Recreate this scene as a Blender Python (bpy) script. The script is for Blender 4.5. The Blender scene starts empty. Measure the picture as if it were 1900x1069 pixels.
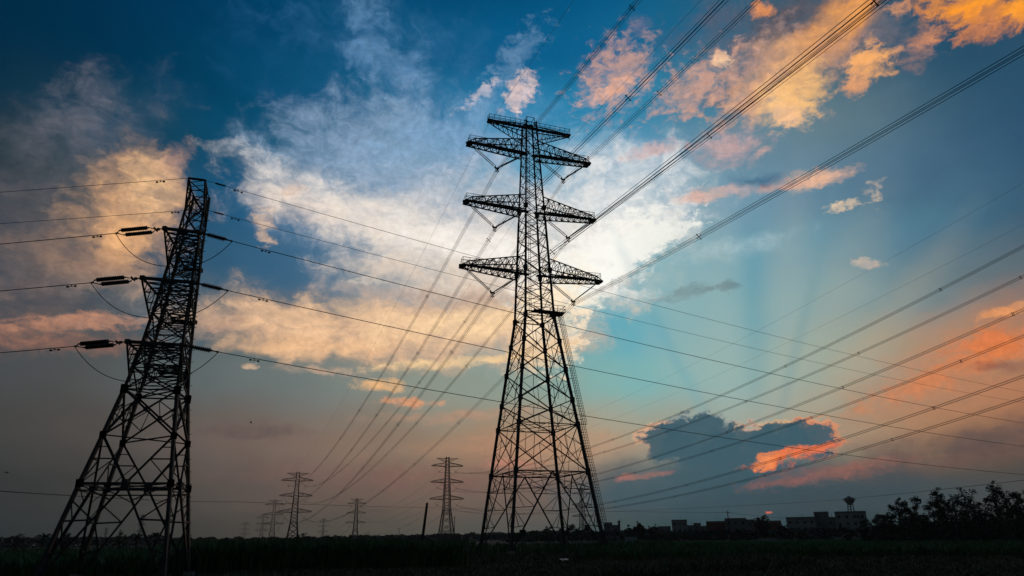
import bpy, math, random
from mathutils import Vector, Matrix, noise
R = math.radians
rnd = random.Random(7)
scene = bpy.context.scene
col = scene.collection

# ------------------------------------------------------------------ camera
F, PITCH, ROLL, CAMH = 1277.5, 19.974, -0.795, 2.5        # focal length in px of a 1900 px wide picture
cam_d = bpy.data.cameras.new('camera')
cam_d.sensor_width = 36; cam_d.lens = F/1900*36
cam_d.clip_start = 0.1; cam_d.clip_end = 30000
cam = bpy.data.objects.new('camera', cam_d); col.objects.link(cam)
cam.location = (0, 0, CAMH)
cam.matrix_world = (Matrix.Translation((0, 0, CAMH)) @ Matrix.Rotation(R(90+PITCH), 4, 'X')
                    @ Matrix.Rotation(R(ROLL), 4, 'Z'))
scene.camera = cam

def direction(px, py):
    """world direction of a point measured on the photograph"""
    X = (px-950)/F; Y = -(py-534.5)/F
    cr, sr = math.cos(R(ROLL)), math.sin(R(ROLL))
    x = X*cr-Y*sr; up = X*sr+Y*cr
    cp, sp = math.cos(R(PITCH)), math.sin(R(PITCH))
    return Vector((x, cp-up*sp, sp+up*cp)).normalized()
def azel(px, py):
    d = direction(px, py)
    return math.degrees(math.atan2(d.x, d.y)), math.degrees(math.asin(d.z))
def ground(px, dist, py=995):
    """ground position at a distance in the bearing of photo column px (read near the horizon)"""
    d = direction(px, py); s = dist/math.hypot(d.x, d.y)
    return Vector((d.x*s, d.y*s, 0))
def height(px, py, dist):
    d = direction(px, py)
    return CAMH + d.z/math.hypot(d.x, d.y)*dist

# ------------------------------------------------------------------ exposure
scene.view_settings.view_transform = 'Standard'
scene.view_settings.look = 'None'
scene.view_settings.exposure = 0
scene.view_settings.gamma = 1
scene.view_settings.use_curve_mapping = False

# ------------------------------------------------------------------ sky
SUN_AZ, SUN_EL = azel(1400, 845)[0], 2.2
def lin(c):
    return tuple((v/255/12.92 if v <= 10 else ((v/255+.055)/1.055)**2.4) for v in c)

world = bpy.data.worlds.new('World'); scene.world = world
world.use_nodes = True; world.cycles.sampling_method = 'NONE'
nt = world.node_tree; nt.nodes.clear(); N = nt.nodes; LK = nt.links
def nd(t, **kw):
    n = N.new(t)
    for k, v in kw.items(): setattr(n, k, v)
    return n
def mth(op, a, b=None, c=None, clamp=False):
    n = nd('ShaderNodeMath', operation=op, use_clamp=clamp)
    for i, v in enumerate((a, b, c)):
        if v is None: continue
        if isinstance(v, (int, float)): n.inputs[i].default_value = v
        else: LK.new(v, n.inputs[i])
    return n.outputs[0]
def vm(op, a, b=None, scale=None):
    n = nd('ShaderNodeVectorMath', operation=op)
    for i, v in enumerate((a, b)):
        if v is None: continue
        if isinstance(v, (tuple, list)): n.inputs[i].default_value = v
        else: LK.new(v, n.inputs[i])
    if scale is not None: n.inputs['Scale'].default_value = scale
    return n.outputs['Value'] if op in ('LENGTH', 'DOT_PRODUCT') else n.outputs[0]
tc = nd('ShaderNodeTexCoord')
sep = nd('ShaderNodeSeparateXYZ'); LK.new(tc.outputs['Generated'], sep.inputs[0])
AZ = mth('MULTIPLY', mth('ARCTAN2', sep.outputs[0], sep.outputs[1]), 180/math.pi)
EL = mth('MULTIPLY', mth('ARCSINE', sep.outputs[2]), 180/math.pi)
comb = nd('ShaderNodeCombineXYZ'); LK.new(AZ, comb.inputs[0]); LK.new(EL, comb.inputs[1])
CH = comb.outputs[0]                                       # sky chart: azimuth, elevation in degrees
def nz(scale, detail, rough, stretch=(1, 1, 1), off=(0, 0, 0), dist=0.0, src=None):
    m = nd('ShaderNodeMapping'); m.inputs['Scale'].default_value = stretch; m.inputs['Location'].default_value = off
    LK.new(src or CH, m.inputs[0])
    n = nd('ShaderNodeTexNoise', noise_dimensions='2D'); n.inputs['Scale'].default_value = scale; n.inputs['Detail'].default_value = detail
    n.inputs['Roughness'].default_value = rough; n.inputs['Distortion'].default_value = dist
    LK.new(m.outputs[0], n.inputs['Vector'])
    return n
# domain warp
w1 = nz(.11, 6, .6, (1, 1.5, 1), (3.1, 7.7, 0)); w2 = nz(.55, 6, .62, (1, 1.6, 1), (13.1, 2.7, 4))
W1 = vm('SUBTRACT', w1.outputs['Color'], (.5, .5, .5)); W2 = vm('SUBTRACT', w2.outputs['Color'], (.5, .5, .5))
WS = vm('MULTIPLY', vm('ADD', vm('SCALE', W1, scale=2.0), vm('SCALE', W2, scale=1.1)), (1, .65, 0))
CW = vm('ADD', CH, WS)
CS_ = vm('ADD', CH, vm('ADD', vm('MULTIPLY', W1, (.5, .4, 0)), vm('MULTIPLY', W2, (1.0, .7, 0))))   # lightly warped, for firm outlines
CB = vm('ADD', CH, vm('MULTIPLY', W1, (6, 3, 0)))
fine = nz(.75, 9, .66, (1, 1.7, 1), (5, 1, 2), .1, CW).outputs['Fac']     # fine curdled texture
wisp = nz(.26, 9, .64, (1, 1.3, 1), (1, 9, 6), .25, CW).outputs['Fac']    # broad streaks
puff = nz(1.6, 6, .6, (1, 1.25, 1), (8, 3, 1), 0, CW).outputs['Fac']

streak = nz(.5, 7, .62, (.55, 1.5, 1), (21, 4, 3), .4, CW)
smr = nd('ShaderNodeMapRange', interpolation_type='SMOOTHSTEP'); LK.new(streak.outputs['Fac'], smr.inputs[0])
smr.inputs['From Min'].default_value = .34; smr.inputs['From Max'].default_value = .62; STREAK = smr.outputs[0]
GAP = mth('MULTIPLY_ADD', STREAK, .45, .55)

# low-frequency colours of the sky: rows of constant elevation, stops along azimuth
XS = [0, 190, 380, 570, 760, 950, 1140, 1330, 1520, 1710, 1900]
GRID = {
 0: [(0,42,68),(0,49,81),(0,56,91),(0,66,104),(3,72,111),(1,74,114),(3,86,131),(23,89,121),(53,89,106),(23,77,108),(43,72,93)],
 100: [(0,42,66),(1,50,78),(0,59,91),(3,74,114),(16,90,131),(6,92,139),(18,102,146),(43,109,141),(73,104,116),(43,82,108),(38,77,103)],
 200: [(16,46,64),(28,64,84),(3,66,96),(8,82,118),(38,104,144),(33,126,171),(48,134,171),(78,134,156),(108,129,136),(63,97,118),(43,82,108)],
 300: [(40,56,64),(55,74,84),(10,74,106),(25,92,128),(105,142,166),(100,162,194),(90,155,190),(110,140,160),(95,125,145),(70,105,130),(50,85,115)],
 400: [(50,60,72),(80,82,88),(20,80,120),(60,105,142),(140,158,175),(170,185,198),(180,200,212),(120,160,180),(105,145,165),(70,115,140),(60,95,115)],
 500: [(40,65,85),(70,80,88),(45,88,116),(65,105,135),(150,158,165),(165,180,186),(135,186,200),(110,165,180),(120,160,170),(90,125,140),(85,100,110)],
 600: [(70,75,81),(80,81,83),(72,91,105),(97,109,113),(147,144,137),(128,164,168),(94,171,189),(100,167,181),(140,167,167),(151,149,138),(166,127,100)],
 700: [(74,77,79),(83,86,85),(94,105,105),(116,127,125),(139,149,138),(140,158,148),(126,184,183),(116,172,179),(149,171,156),(173,146,115),(173,115,78)],
 800: [(67,67,66),(80,76,72),(106,94,88),(130,110,98),(149,129,109),(177,146,116),(188,168,138),(150,158,145),(160,154,134),(167,127,95),(123,94,77)],
 900: [(51,55,55),(67,65,62),(89,83,78),(110,92,85),(122,101,88),(129,105,92),(122,109,101),(70,96,103),(72,94,99),(78,82,81),(74,72,68)],
 1000: [(35,45,46),(51,55,52),(67,65,59),(83,78,70),(88,85,75),(82,85,81),(58,81,81),(38,70,79),(38,64,69),(38,54,55),(38,50,49)],
}
def photo_colour(px, py):
    px = min(max(px, 0), 1900); py = min(max(py, 0), 1000)
    i = min(int(px//190), 9); j = min(int(py//100), 9); fx = px/190-i; fy = py/100-j
    a = [GRID[j*100][i][k]*(1-fx)+GRID[j*100][i+1][k]*fx for k in range(3)]
    b = [GRID[j*100+100][i][k]*(1-fx)+GRID[j*100+100][i+1][k]*fx for k in range(3)]
    return [a[k]*(1-fy)+b[k]*fy for k in range(3)]
def to_px(az, el):
    d = Vector((math.sin(R(az))*math.cos(R(el)), math.cos(R(az))*math.cos(R(el)), math.sin(R(el))))
    cp, sp = math.cos(R(PITCH)), math.sin(R(PITCH)); fw = max(d.y*cp+d.z*sp, .05); up = -d.y*sp+d.z*cp
    cr, sr = math.cos(R(ROLL)), math.sin(R(ROLL)); X = d.x*cr+up*sr; Y = -d.x*sr+up*cr
    return 950+F*X/fw, 534.5-F*Y/fw
ELS = [0, 3.5, 7.5, 12, 16.5, 21, 25.5, 30, 34.5, 39, 44]
NS = 21
CBX, CBY = vm('DOT_PRODUCT', CB, (1, 0, 0)), vm('DOT_PRODUCT', CB, (0, 1, 0))
azf = mth('DIVIDE', mth('ADD', CBX, 45), 90)
cur = None
for r, e in enumerate(ELS):
    rp = nd('ShaderNodeValToRGB'); cr_ = rp.color_ramp; cr_.interpolation = 'B_SPLINE'
    while len(cr_.elements) < NS: cr_.elements.new(.5)
    for k in range(NS): cr_.elements[k].position = k/(NS-1)
    for k in range(NS):
        px, py = to_px(-45+90*k/(NS-1), e)
        cr_.elements[k].color = (*lin(photo_colour(px, py)), 1)
    LK.new(azf, rp.inputs[0])
    if cur is None: cur = rp.outputs[0]; continue
    mr = nd('ShaderNodeMapRange', interpolation_type='SMOOTHSTEP')
    mr.inputs['From Min'].default_value = ELS[r-1]; mr.inputs['From Max'].default_value = e
    LK.new(CBY, mr.inputs[0])
    mx = nd('ShaderNodeMix', data_type='RGBA'); LK.new(mr.outputs[0], mx.inputs[0])
    LK.new(cur, mx.inputs[6]); LK.new(rp.outputs[0], mx.inputs[7]); cur = mx.outputs[2]

TOK = {'n': 0}
def cloud(px, py, rx, ry, rot, c, op=.9, soft=.35, tex=fine, k=1.2, shade=.35, src=None, gaps=.45):
    """one cloud patch: an ellipse in azimuth and elevation, its edge eaten by noise"""
    global cur
    a0, e0 = azel(px, py); ax_, ex = azel(px+10, py); ay, ey = azel(px, py-10)
    sx = math.hypot(ax_-a0, ex-e0)/10; sy = math.hypot(ay-a0, ey-e0)/10
    m = nd('ShaderNodeMapping', vector_type='TEXTURE'); m.inputs['Location'].default_value = (a0, e0, 0)
    m.inputs['Rotation'].default_value = (0, 0, R(rot)+math.atan2(ex-e0, ax_-a0)); m.inputs['Scale'].default_value = (rx*sx, ry*sy, 1)
    key = str(id(src)); TOK['n'] += 1
    if TOK['n'] % 5 == 0 or key not in TOK:               # keeps the evaluation in order, a few patches at a time
        for q_ in [q_ for q_ in TOK if q_ != 'n']: del TOK[q_]
        TOK[key] = vm('ADD', src or CW, vm('SCALE', cur, scale=1e-7))
    LK.new(TOK[key], m.inputs[0])
    ln = vm('LENGTH', m.outputs[0])
    q = mth('MULTIPLY_ADD', tex, -k*2, mth('ADD', ln, k))       # len + k - 2k*noise
    mr = nd('ShaderNodeMapRange', interpolation_type='SMOOTHSTEP')
    mr.inputs['From Min'].default_value = 1+soft; mr.inputs['From Max'].default_value = 1-soft
    mr.inputs['To Min'].default_value = 0; mr.inputs['To Max'].default_value = op
    LK.new(q, mr.inputs[0])
    cm = nd('ShaderNodeMix', data_type='RGBA'); LK.new(mth('MULTIPLY_ADD', ln, 1e-7, puff), cm.inputs[0]); L3 = lin(c)
    cm.inputs[6].default_value = (*(v*(1-shade) for v in L3), 1); cm.inputs[7].default_value = (*(v*(1+shade) for v in L3), 1)
    cc = cm.outputs[2]
    al = mth('MULTIPLY', mr.outputs[0], GAP if gaps == .45 else mth('MULTIPLY_ADD', STREAK, gaps, 1-gaps)) if gaps else mr.outputs[0]
    mx = nd('ShaderNodeMix', data_type='RGBA'); LK.new(al, mx.inputs[0])
    LK.new(cur, mx.inputs[6]); LK.new(cc, mx.inputs[7]); cur = mx.outputs[2]
    return mr.outputs[0]

# high veils at left
cloud(190, 240, 130, 66, 25, (80, 98, 122), .38, .85, wisp, 2.0)
cloud(170, 200, 50, 60, -20, (120, 118, 128), .45, .8, wisp, 2.0)
cloud(110, 400, 190, 130, 20, (96, 92, 94), .6, .9, wisp, 1.5)
cloud(240, 400, 80, 100, -34, (224, 172, 126), .85, .75, wisp, 1.4)
cloud(282, 350, 44, 50, -30, (244, 196, 146), .8, .7, wisp, 1.2)
cloud(225, 440, 40, 50, -20, (248, 186, 128), .75, .7, wisp, 1.2)
cloud(322, 300, 24, 36, -30, (206, 160, 134), .6, .7, wisp, 1.4)
cloud(150, 480, 90, 34, -20, (170, 134, 112), .55, .8, wisp, 1.6)
cloud(60, 480, 130, 60, 0, (112, 98, 94), .5, .9, wisp, 1.5)
cloud(60, 570, 110, 40, 0, (120, 98, 90), .5, .9, wisp, 1.3)
cloud(150, 600, 110, 15, 3, (206, 146, 114), .75, .6, fine, 1.6)
cloud(50, 612, 90, 18, 3, (178, 126, 102), .55, .7, fine, 1.6)
cloud(120, 640, 150, 16, 0, (150, 106, 90), .6, .8, fine, 1.4)
cloud(410, 600, 60, 12, 0, (206, 156, 126), .75, .7, fine, 1.4)
cloud(340, 560, 150, 40, 0, (110, 118, 124), .5, .9, wisp, 1.6)
# veils high in the middle
cloud(730, 80, 150, 60, -10, (56, 108, 152), .42, .9, wisp, 2.2)
cloud(730, 110, 70, 50, -30, (104, 145, 182), .42, .9, wisp, 2.4)
cloud(770, 170, 110, 50, -40, (98, 140, 180), .6, .9, wisp, 2.2)
cloud(600, 190, 140, 60, -30, (34, 88, 134), .35, .9, wisp, 2.0)
cloud(896, 170, 34, 10, 35, (228, 206, 206), .85, .5, fine, 2.2)
cloud(968, 168, 28, 24, 40, (250, 212, 196), .95, .55, fine, 1.8)
cloud(955, 112, 60, 24, 40, (120, 155, 188), .5, .7, fine, 2.2)
# the large white cloud
cloud(690, 325, 160, 100, 0, (158, 176, 198), .78, .85, wisp, 1.2)
cloud(800, 300, 170, 80, 0, (140, 168, 196), .6, .9, wisp, 1.4)
cloud(640, 250, 110, 60, 20, (128, 158, 188), .55, .9, wisp, 1.8)
cloud(860, 250, 140, 46, 10, (112, 160, 200), .5, .9, wisp, 1.6)
cloud(730, 415, 250, 46, -14, (240, 228, 216), .92, .6, wisp, 1.1, .15)
cloud(560, 392, 90, 22, -16, (232, 214, 200), .75, .8, wisp, 1.2)
cloud(830, 470, 190, 60, -10, (236, 222, 208), .9, .6, wisp, 1.1, .2)
cloud(900, 380, 130, 60, 0, (200, 202, 206), .75, .8, wisp, 1.3)
cloud(860, 545, 190, 48, -6, (214, 196, 180), .88, .7, wisp, 1.2, .25)
cloud(1170, 330, 100, 66, -10, (198, 208, 216), .75, .8, wisp, 1.5)
cloud(1165, 400, 110, 80, 30, (226, 228, 228), .9, .6, wisp, 1.3, .2)
cloud(1010, 500, 170, 80, 0, (226, 210, 194), .85, .6, wisp, 1.0, .25)
cloud(1110, 480, 150, 56, 26, (255, 252, 244), .98, .4, fine, 1.1, .04, None, .1)
cloud(1075, 535, 40, 50, -10, (255, 246, 226), .9, .4, fine, 1.2, .08, None, .2)
cloud(880, 455, 120, 30, -10, (255, 250, 242), .9, .7, wisp, 1.2, .1)
cloud(1030, 420, 100, 60, 30, (240, 236, 230), .7, .7, wisp, 1.2, .2)
cloud(1190, 450, 95, 26, 20, (255, 254, 246), .98, .3, fine, 1.2, .03, None, .05)
cloud(1130, 505, 60, 14, 36, (255, 254, 246), .97, .25, fine, 1.1, .03, None, .05)
cloud(1255, 396, 20, 36, 10, (222, 222, 220), .75, .6, fine, 1.8)
cloud(1150, 545, 60, 12, -4, (228, 228, 222), .7, .6, fine, 1.6)
# underside, warmer
cloud(740, 612, 270, 50, -3, (214, 176, 146), .6, .8, wisp, .8, .2, None, 0)
cloud(620, 616, 200, 54, -6, (206, 168, 138), .88, .65, wisp, 1.2, .3)
cloud(850, 610, 190, 56, 0, (226, 186, 152), .88, .6, wisp, 1.1, .3)
cloud(560, 600, 110, 26, -10, (246, 200, 156), .85, .7, wisp, 1.3, .25)
cloud(560, 650, 120, 18, -4, (238, 188, 142), .8, .7, wisp, 1.3, .25)
cloud(740, 590, 180, 20, -8, (250, 208, 164), .75, .7, wisp, 1.4, .25)
cloud(700, 640, 130, 16, 8, (244, 196, 150), .7, .7, wisp, 1.4, .25)
cloud(880, 600, 130, 30, 8, (255, 218, 170), .8, .7, wisp, 1.3, .25)
cloud(760, 545, 120, 12, -6, (168, 152, 148), .5, .8, wisp, 1.6)
cloud(900, 560, 90, 12, 4, (176, 154, 142), .5, .8, wisp, 1.6)
cloud(1020, 596, 60, 84, 0, (255, 232, 200), .95, .25, fine, 1.2, .2)
cloud(1000, 650, 60, 26, 10, (238, 200, 156), .8, .5, fine, 1.2, .2)
cloud(840, 672, 120, 8, 7, (252, 212, 158), .9, .6, fine, 1.3, .2)
cloud(715, 718, 46, 9, -4, (244, 188, 130), .9, .6, fine, 1.6)
cloud(755, 745, 56, 7, 0, (228, 158, 116), .85, .6, fine, 1.6)
cloud(600, 692, 60, 6, -4, (216, 176, 146), .6, .7, fine, 1.6)
cloud(462, 684, 13, 5, 0, (236, 196, 160), .8, .6, fine, 1.0)
cloud(860, 770, 120, 8, 3, (196, 146, 118), .5, .9, fine, 1.4)
cloud(548, 355, 18, 12, 0, (238, 200, 172), .8, .8, fine, 1.0)
cloud(492, 420, 16, 28, 10, (226, 190, 160), .7, .7, fine, 2.2)
cloud(684, 515, 22, 9, 0, (240, 222, 200), .6, .7, fine, 2.0)
# upper right, lit by the low sun
cloud(1142, 140, 58, 50, 30, (216, 164, 142), .72, .7, fine, 2.0)
cloud(1125, 172, 40, 14, 20, (244, 180, 146), .75, .7, fine, 1.6)
cloud(1188, 50, 18, 16, 0, (132, 118, 140), .6, .9, wisp, 1.4)
cloud(1430, 70, 150, 90, 20, (96, 94, 108), .75, .8, wisp, 1.4)
cloud(1640, 60, 80, 34, 0, (122, 112, 118), .6, .8, fine, 1.6)
cloud(1465, 46, 70, 46, 20, (86, 84, 92), .8, .8, wisp, 1.2)
cloud(1395, 130, 84, 46, 30, (168, 138, 130), .75, .7, fine, 1.8)
cloud(1290, 160, 76, 36, 25, (212, 162, 140), .8, .7, fine, 2.0)
cloud(1342, 112, 17, 11, 10, (255, 206, 164), .9, .6, fine, 1.4)
cloud(1390, 185, 60, 30, 30, (220, 168, 136), .75, .7, fine, 1.6)
cloud(1560, 45, 34, 110, -52, (244, 160, 76), .92, .8, wisp, .9, .2)
cloud(1500, 95, 28, 100, -52, (232, 166, 108), .85, .8, wisp, 1.0, .2)
cloud(1440, 150, 40, 70, -50, (228, 172, 128), .8, .8, wisp, 1.1, .2)
cloud(1560, 110, 50, 40, 10, (190, 146, 126), .65, .8, fine, 2.0)
cloud(1452, 196, 44, 36, -10, (255, 202, 138), .97, .6, fine, 1.1, .15)
cloud(1460, 214, 26, 20, 0, (255, 198, 150), .9, .6, fine, 1.0, .15)
cloud(1490, 160, 40, 44, -30, (250, 192, 122), .8, .7, fine, 1.3, .2)
cloud(1416, 18, 20, 15, 0, (236, 150, 88), .85, .7, fine, 1.6)
cloud(1614, 118, 46, 26, 12, (252, 178, 108), .95, .55, fine, 1.6, .2)
cloud(1590, 150, 18, 22, 0, (236, 164, 112), .8, .6, fine, 1.4, .2)
cloud(1672, 20, 18, 10, 10, (240, 164, 106), .85, .7, fine, 1.4)
cloud(1730, 62, 34, 13, 30, (238, 154, 96), .85, .7, fine, 1.8)
cloud(1706, 95, 22, 28, -30, (170, 126, 112), .6, .8, fine, 2.0)
cloud(1815, 14, 104, 28, -4, (255, 156, 48), .97, .5, fine, 1.3, .22)
cloud(1840, 46, 66, 20, 10, (208, 130, 80), .8, .6, fine, 2.0)
cloud(1890, 20, 30, 22, 0, (255, 160, 50), .9, .5, fine, 1.0)
cloud(1348, 274, 52, 27, 8, (206, 168, 164), .78, .8, fine, 1.3)
cloud(1205, 282, 44, 12, 10, (214, 172, 166), .65, .8, fine, 1.5)
cloud(1310, 362, 52, 11, 8, (232, 180, 160), .85, .7, fine, 1.2)
cloud(1365, 352, 40, 9, 8, (196, 170, 168), .7, .8, fine, 1.2)
cloud(1515, 328, 66, 14, 10, (240, 186, 152), .92, .6, fine, 1.1)
cloud(1450, 342, 40, 7, 12, (220, 168, 148), .8, .7, fine, 1.2)
cloud(1410, 333, 44, 11, 2, (66, 104, 134), .75, .8, fine, 1.1)
cloud(1572, 376, 26, 7, 10, (246, 212, 172), .85, .6, fine, 3.4)
cloud(1628, 360, 12, 16, 0, (226, 196, 170), .6, .7, fine, 3.6)
cloud(1420, 278, 14, 5, 20, (216, 172, 158), .6, .7, fine, 1.2)
cloud(1615, 486, 22, 7, 0, (226, 192, 170), .7, .6, fine, 2.4)
cloud(1330, 465, 110, 14, 12, (172, 196, 204), .55, .9, wisp, 1.8)
cloud(1285, 536, 36, 8, 6, (58, 100, 120), .85, .6, fine, 1.6)
cloud(1248, 552, 40, 7, 6, (74, 122, 140), .7, .6, fine, 1.6)
cloud(1356, 532, 22, 8, 0, (62, 106, 126), .8, .6, fine, 1.4)
# glow to the right
cloud(1860, 660, 240, 84, 16, (206, 130, 90), .55, .98, wisp, .5, .12)
cloud(1700, 740, 280, 70, 14, (190, 134, 102), .4, .98, wisp, .5, .12)
cloud(1850, 640, 80, 26, 16, (232, 124, 66), .75, .8, fine, 1.6)
cloud(1740, 700, 110, 18, 20, (224, 128, 74), .6, .8, fine, 1.8)
cloud(1650, 735, 90, 12, 18, (206, 132, 90), .5, .9, fine, 1.6)
cloud(1874, 576, 56, 8, 18, (240, 158, 100), .85, .6, fine, 1.2)
cloud(1866, 680, 46, 10, 4, (112, 80, 76), .7, .8, fine, 1.2)
cloud(1820, 820, 170, 30, 8, (76, 72, 76), .7, .9, wisp, 1.0)
cloud(1650, 870, 200, 18, 8, (116, 84, 78), .6, .9, wisp, 1.0)
# warm bands above the horizon
cloud(1000, 830, 160, 22, 3, (196, 138, 108), .5, .95, wisp, 1.2)
cloud(820, 884, 260, 22, 0, (136, 98, 90), .5, .95, wisp, 1.2)
cloud(940, 860, 50, 7, 3, (206, 138, 116), .5, .8, fine, 1.3)
cloud(470, 800, 70, 9, 0, (92, 78, 78), .6, .9, fine, 1.2)
# sun rays spreading above the slate cloud: straight, hardly warped
SR = vm('ADD', CH, vm('SCALE', W1, scale=.5))
for (px, py, rx, ry, rot, c, op) in ((1285, 620, 70, 190, 18, (178, 188, 174), .42), (1350, 600, 36, 220, 6, (178, 190, 178), .26),
                                     (1403, 610, 17, 190, 0, (92, 152, 166), .24), (1450, 620, 36, 200, -8, (186, 186, 170), .3),
                                     (1520, 640, 50, 200, -24, (186, 182, 160), .3), (1600, 660, 30, 200, -38, (186, 174, 148), .3),
                                     (1480, 640, 10, 190, -16, (112, 152, 158), .3), (1240, 640, 10, 190, 26, (96, 164, 180), .3)):
    cloud(px, py, rx, ry, rot, c, op, .99, wisp, .25, .02, SR, 0)
# slate cumulus: lit rim first, then its body
SLATE = (62, 94, 106)
for (px, py, rx, ry, c) in ((1298, 818, 74, 52, (170, 176, 172)), (1236, 814, 50, 30, (250, 186, 144)), (1385, 832, 96, 46, (238, 180, 146)), (1450, 812, 60, 33, (255, 190, 128)), (1506, 812, 56, 37, (255, 148, 90))):
    cloud(px, py, rx, ry, 0, c, .85, .12, fine, .7, .3, CS_, .3)
for (px, py, rx, ry) in ((1299, 822, 75, 54), (1241, 819, 48, 30), (1387, 837, 96, 47), (1450, 817, 60, 34), (1501, 815, 56, 35)):
    cloud(px, py, rx, ry, 0, SLATE, .97, .13, fine, .7, .05, CS_, 0)
cloud(1372, 880, 130, 56, 0, SLATE, .97, .4, fine, .7, .05, CS_, 0)
cloud(1330, 922, 260, 40, 0, (56, 86, 98), .92, .85, wisp, .8, .06, CS_, 0)
cloud(1580, 925, 280, 36, 3, (62, 78, 84), .8, .95, wisp, .8, .1, CS_, 0)
cloud(1445, 852, 56, 12, 14, (255, 128, 70), .95, .5, fine, 1.8, .2, CS_, .2)
cloud(1420, 856, 26, 12, 20, (255, 148, 88), .9, .5, fine, 1.4, .2, CS_, .2)
cloud(1515, 832, 46, 7, 12, (248, 124, 78), .9, .6, fine, 1.5, .2, CS_, .2)
cloud(1540, 876, 120, 13, 10, (166, 106, 92), .6, .8, fine, 1.6, .35, CS_)
cloud(1230, 890, 120, 40, 6, (74, 98, 106), .6, .95, wisp, .8, .06, CS_, 0)
cloud(1450, 896, 70, 6, 4, (156, 100, 92), .6, .8, fine, 1.4, .35, CS_)
cloud(1190, 884, 46, 6, 8, (188, 122, 108), .7, .7, fine, 1.4)
cloud(1430, 951, 5, 2.2, 0, (230, 110, 88), .9, .5, puff, .3, .2, CS_, 0)

# the clear dusk sky carries everything that lies behind the viewer
sky = nd('ShaderNodeTexSky', sky_type='NISHITA', sun_disc=False)
sky.sun_elevation = R(SUN_EL); sky.sun_rotation = R(SUN_AZ)
sky.altitude = 0; sky.air_density = 1.4; sky.dust_density = 2.5; sky.ozone_density = 2.5
bs = vm('SCALE', sky.outputs[0], scale=.065)
fb = nd('ShaderNodeMapRange', interpolation_type='SMOOTHSTEP')
fb.inputs['From Min'].default_value = 55; fb.inputs['From Max'].default_value = 95
LK.new(mth('ABSOLUTE', AZ), fb.inputs[0])
mx = nd('ShaderNodeMix', data_type='RGBA'); LK.new(fb.outputs[0], mx.inputs[0]); LK.new(cur, mx.inputs[6]); LK.new(bs, mx.inputs[7])
bg = nd('ShaderNodeBackground'); bg.inputs['Strength'].default_value = 1.0
LK.new(mx.outputs[2], bg.inputs[0])
wo = nd('ShaderNodeOutputWorld'); LK.new(bg.outputs[0], wo.inputs[0])

# ------------------------------------------------------------------ sun (behind the slate cloud, ahead and right)
sd = bpy.data.lights.new('sun', 'SUN'); sd.energy = 0.2; sd.angle = R(2); sd.color = (1, .62, .38)
sun = bpy.data.objects.new('sun', sd); col.objects.link(sun)
sv = Vector((math.sin(R(SUN_AZ))*math.cos(R(SUN_EL)), math.cos(R(SUN_AZ))*math.cos(R(SUN_EL)), math.sin(R(SUN_EL))))
sun.rotation_euler = sv.to_track_quat('Z', 'Y').to_euler(); sun.location = (60, 100, 150)

# ------------------------------------------------------------------ materials
def material(name, c1, c2=None, rough=.8, scale=3., metal=0., bump=0., stretch=(1, 1, 1)):
    m = bpy.data.materials.new(name); m.use_nodes = True; t = m.node_tree; b = t.nodes['Principled BSDF']
    b.inputs['Roughness'].default_value = rough; b.inputs['Metallic'].default_value = metal
    tcn = t.nodes.new('ShaderNodeTexCoord'); mp = t.nodes.new('ShaderNodeMapping'); mp.inputs['Scale'].default_value = stretch
    t.links.new(tcn.outputs['Object'], mp.inputs[0])
    n = t.nodes.new('ShaderNodeTexNoise'); n.inputs['Scale'].default_value = scale; n.inputs['Detail'].default_value = 6
    t.links.new(mp.outputs[0], n.inputs['Vector'])
    r = t.nodes.new('ShaderNodeValToRGB'); r.color_ramp.elements[0].position = .35; r.color_ramp.elements[1].position = .65
    r.color_ramp.elements[0].color = (*c1, 1); r.color_ramp.elements[1].color = (*(c2 or c1), 1)
    t.links.new(n.outputs['Fac'], r.inputs[0]); t.links.new(r.outputs[0], b.inputs['Base Color'])
    if bump:
        bn = t.nodes.new('ShaderNodeBump'); bn.inputs['Strength'].default_value = bump
        t.links.new(n.outputs['Fac'], bn.inputs['Height']); t.links.new(bn.outputs[0], b.inputs['Normal'])
    return m
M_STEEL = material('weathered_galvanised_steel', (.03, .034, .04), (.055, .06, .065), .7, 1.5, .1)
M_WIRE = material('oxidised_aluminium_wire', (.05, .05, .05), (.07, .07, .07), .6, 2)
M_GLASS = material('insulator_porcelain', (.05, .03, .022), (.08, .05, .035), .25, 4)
M_CONC = material('concrete_footing', (.22, .21, .19), (.3, .29, .27), .9, 2)
M_SOIL = material('field_soil_and_weeds', (.012, .02, .008), (.035, .04, .018), 1, .06, 0, .4)
M_CROP = material('low_green_crop', (.035, .19, .06), (.05, .25, .08), 1, .3)
M_CANE = material('sugar_cane_leaf', (.02, .09, .03), (.07, .19, .055), .7, .8)
M_GRASS = material('rough_grass', (.06, .08, .025), (.14, .12, .05), .8, .5)
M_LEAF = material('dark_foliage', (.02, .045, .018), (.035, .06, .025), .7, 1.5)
M_BARK = material('bark', (.05, .04, .03), (.08, .06, .045), .9, 6)
M_WALL = material('grey_render', (.16, .18, .2), (.22, .24, .26), .9, .5)
M_PALE = material('pale_render', (.3, .33, .36), (.38, .41, .43), .9, .5)
M_BRICK = material('red_brick', (.2, .07, .05), (.26, .1, .07), .9, 2)
M_PANE = material('window_glass', (.02, .025, .03), (.03, .035, .04), .15, 1)
M_WOOD = material('old_pole_timber', (.05, .04, .03), (.07, .055, .04), .9, 3, 0, .2, (1, 1, .1))
M_SHEET = material('pale_plastic_sheet', (.05, .055, .07), (.11, .12, .13), .5, 2)
M_WATER = material('ditch_water', (.02, .025, .03), (.02, .025, .03), .05, 1)
M_BIRD = material('dark_feathers', (.03, .028, .026), (.05, .045, .04), .8, 20)

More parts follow.
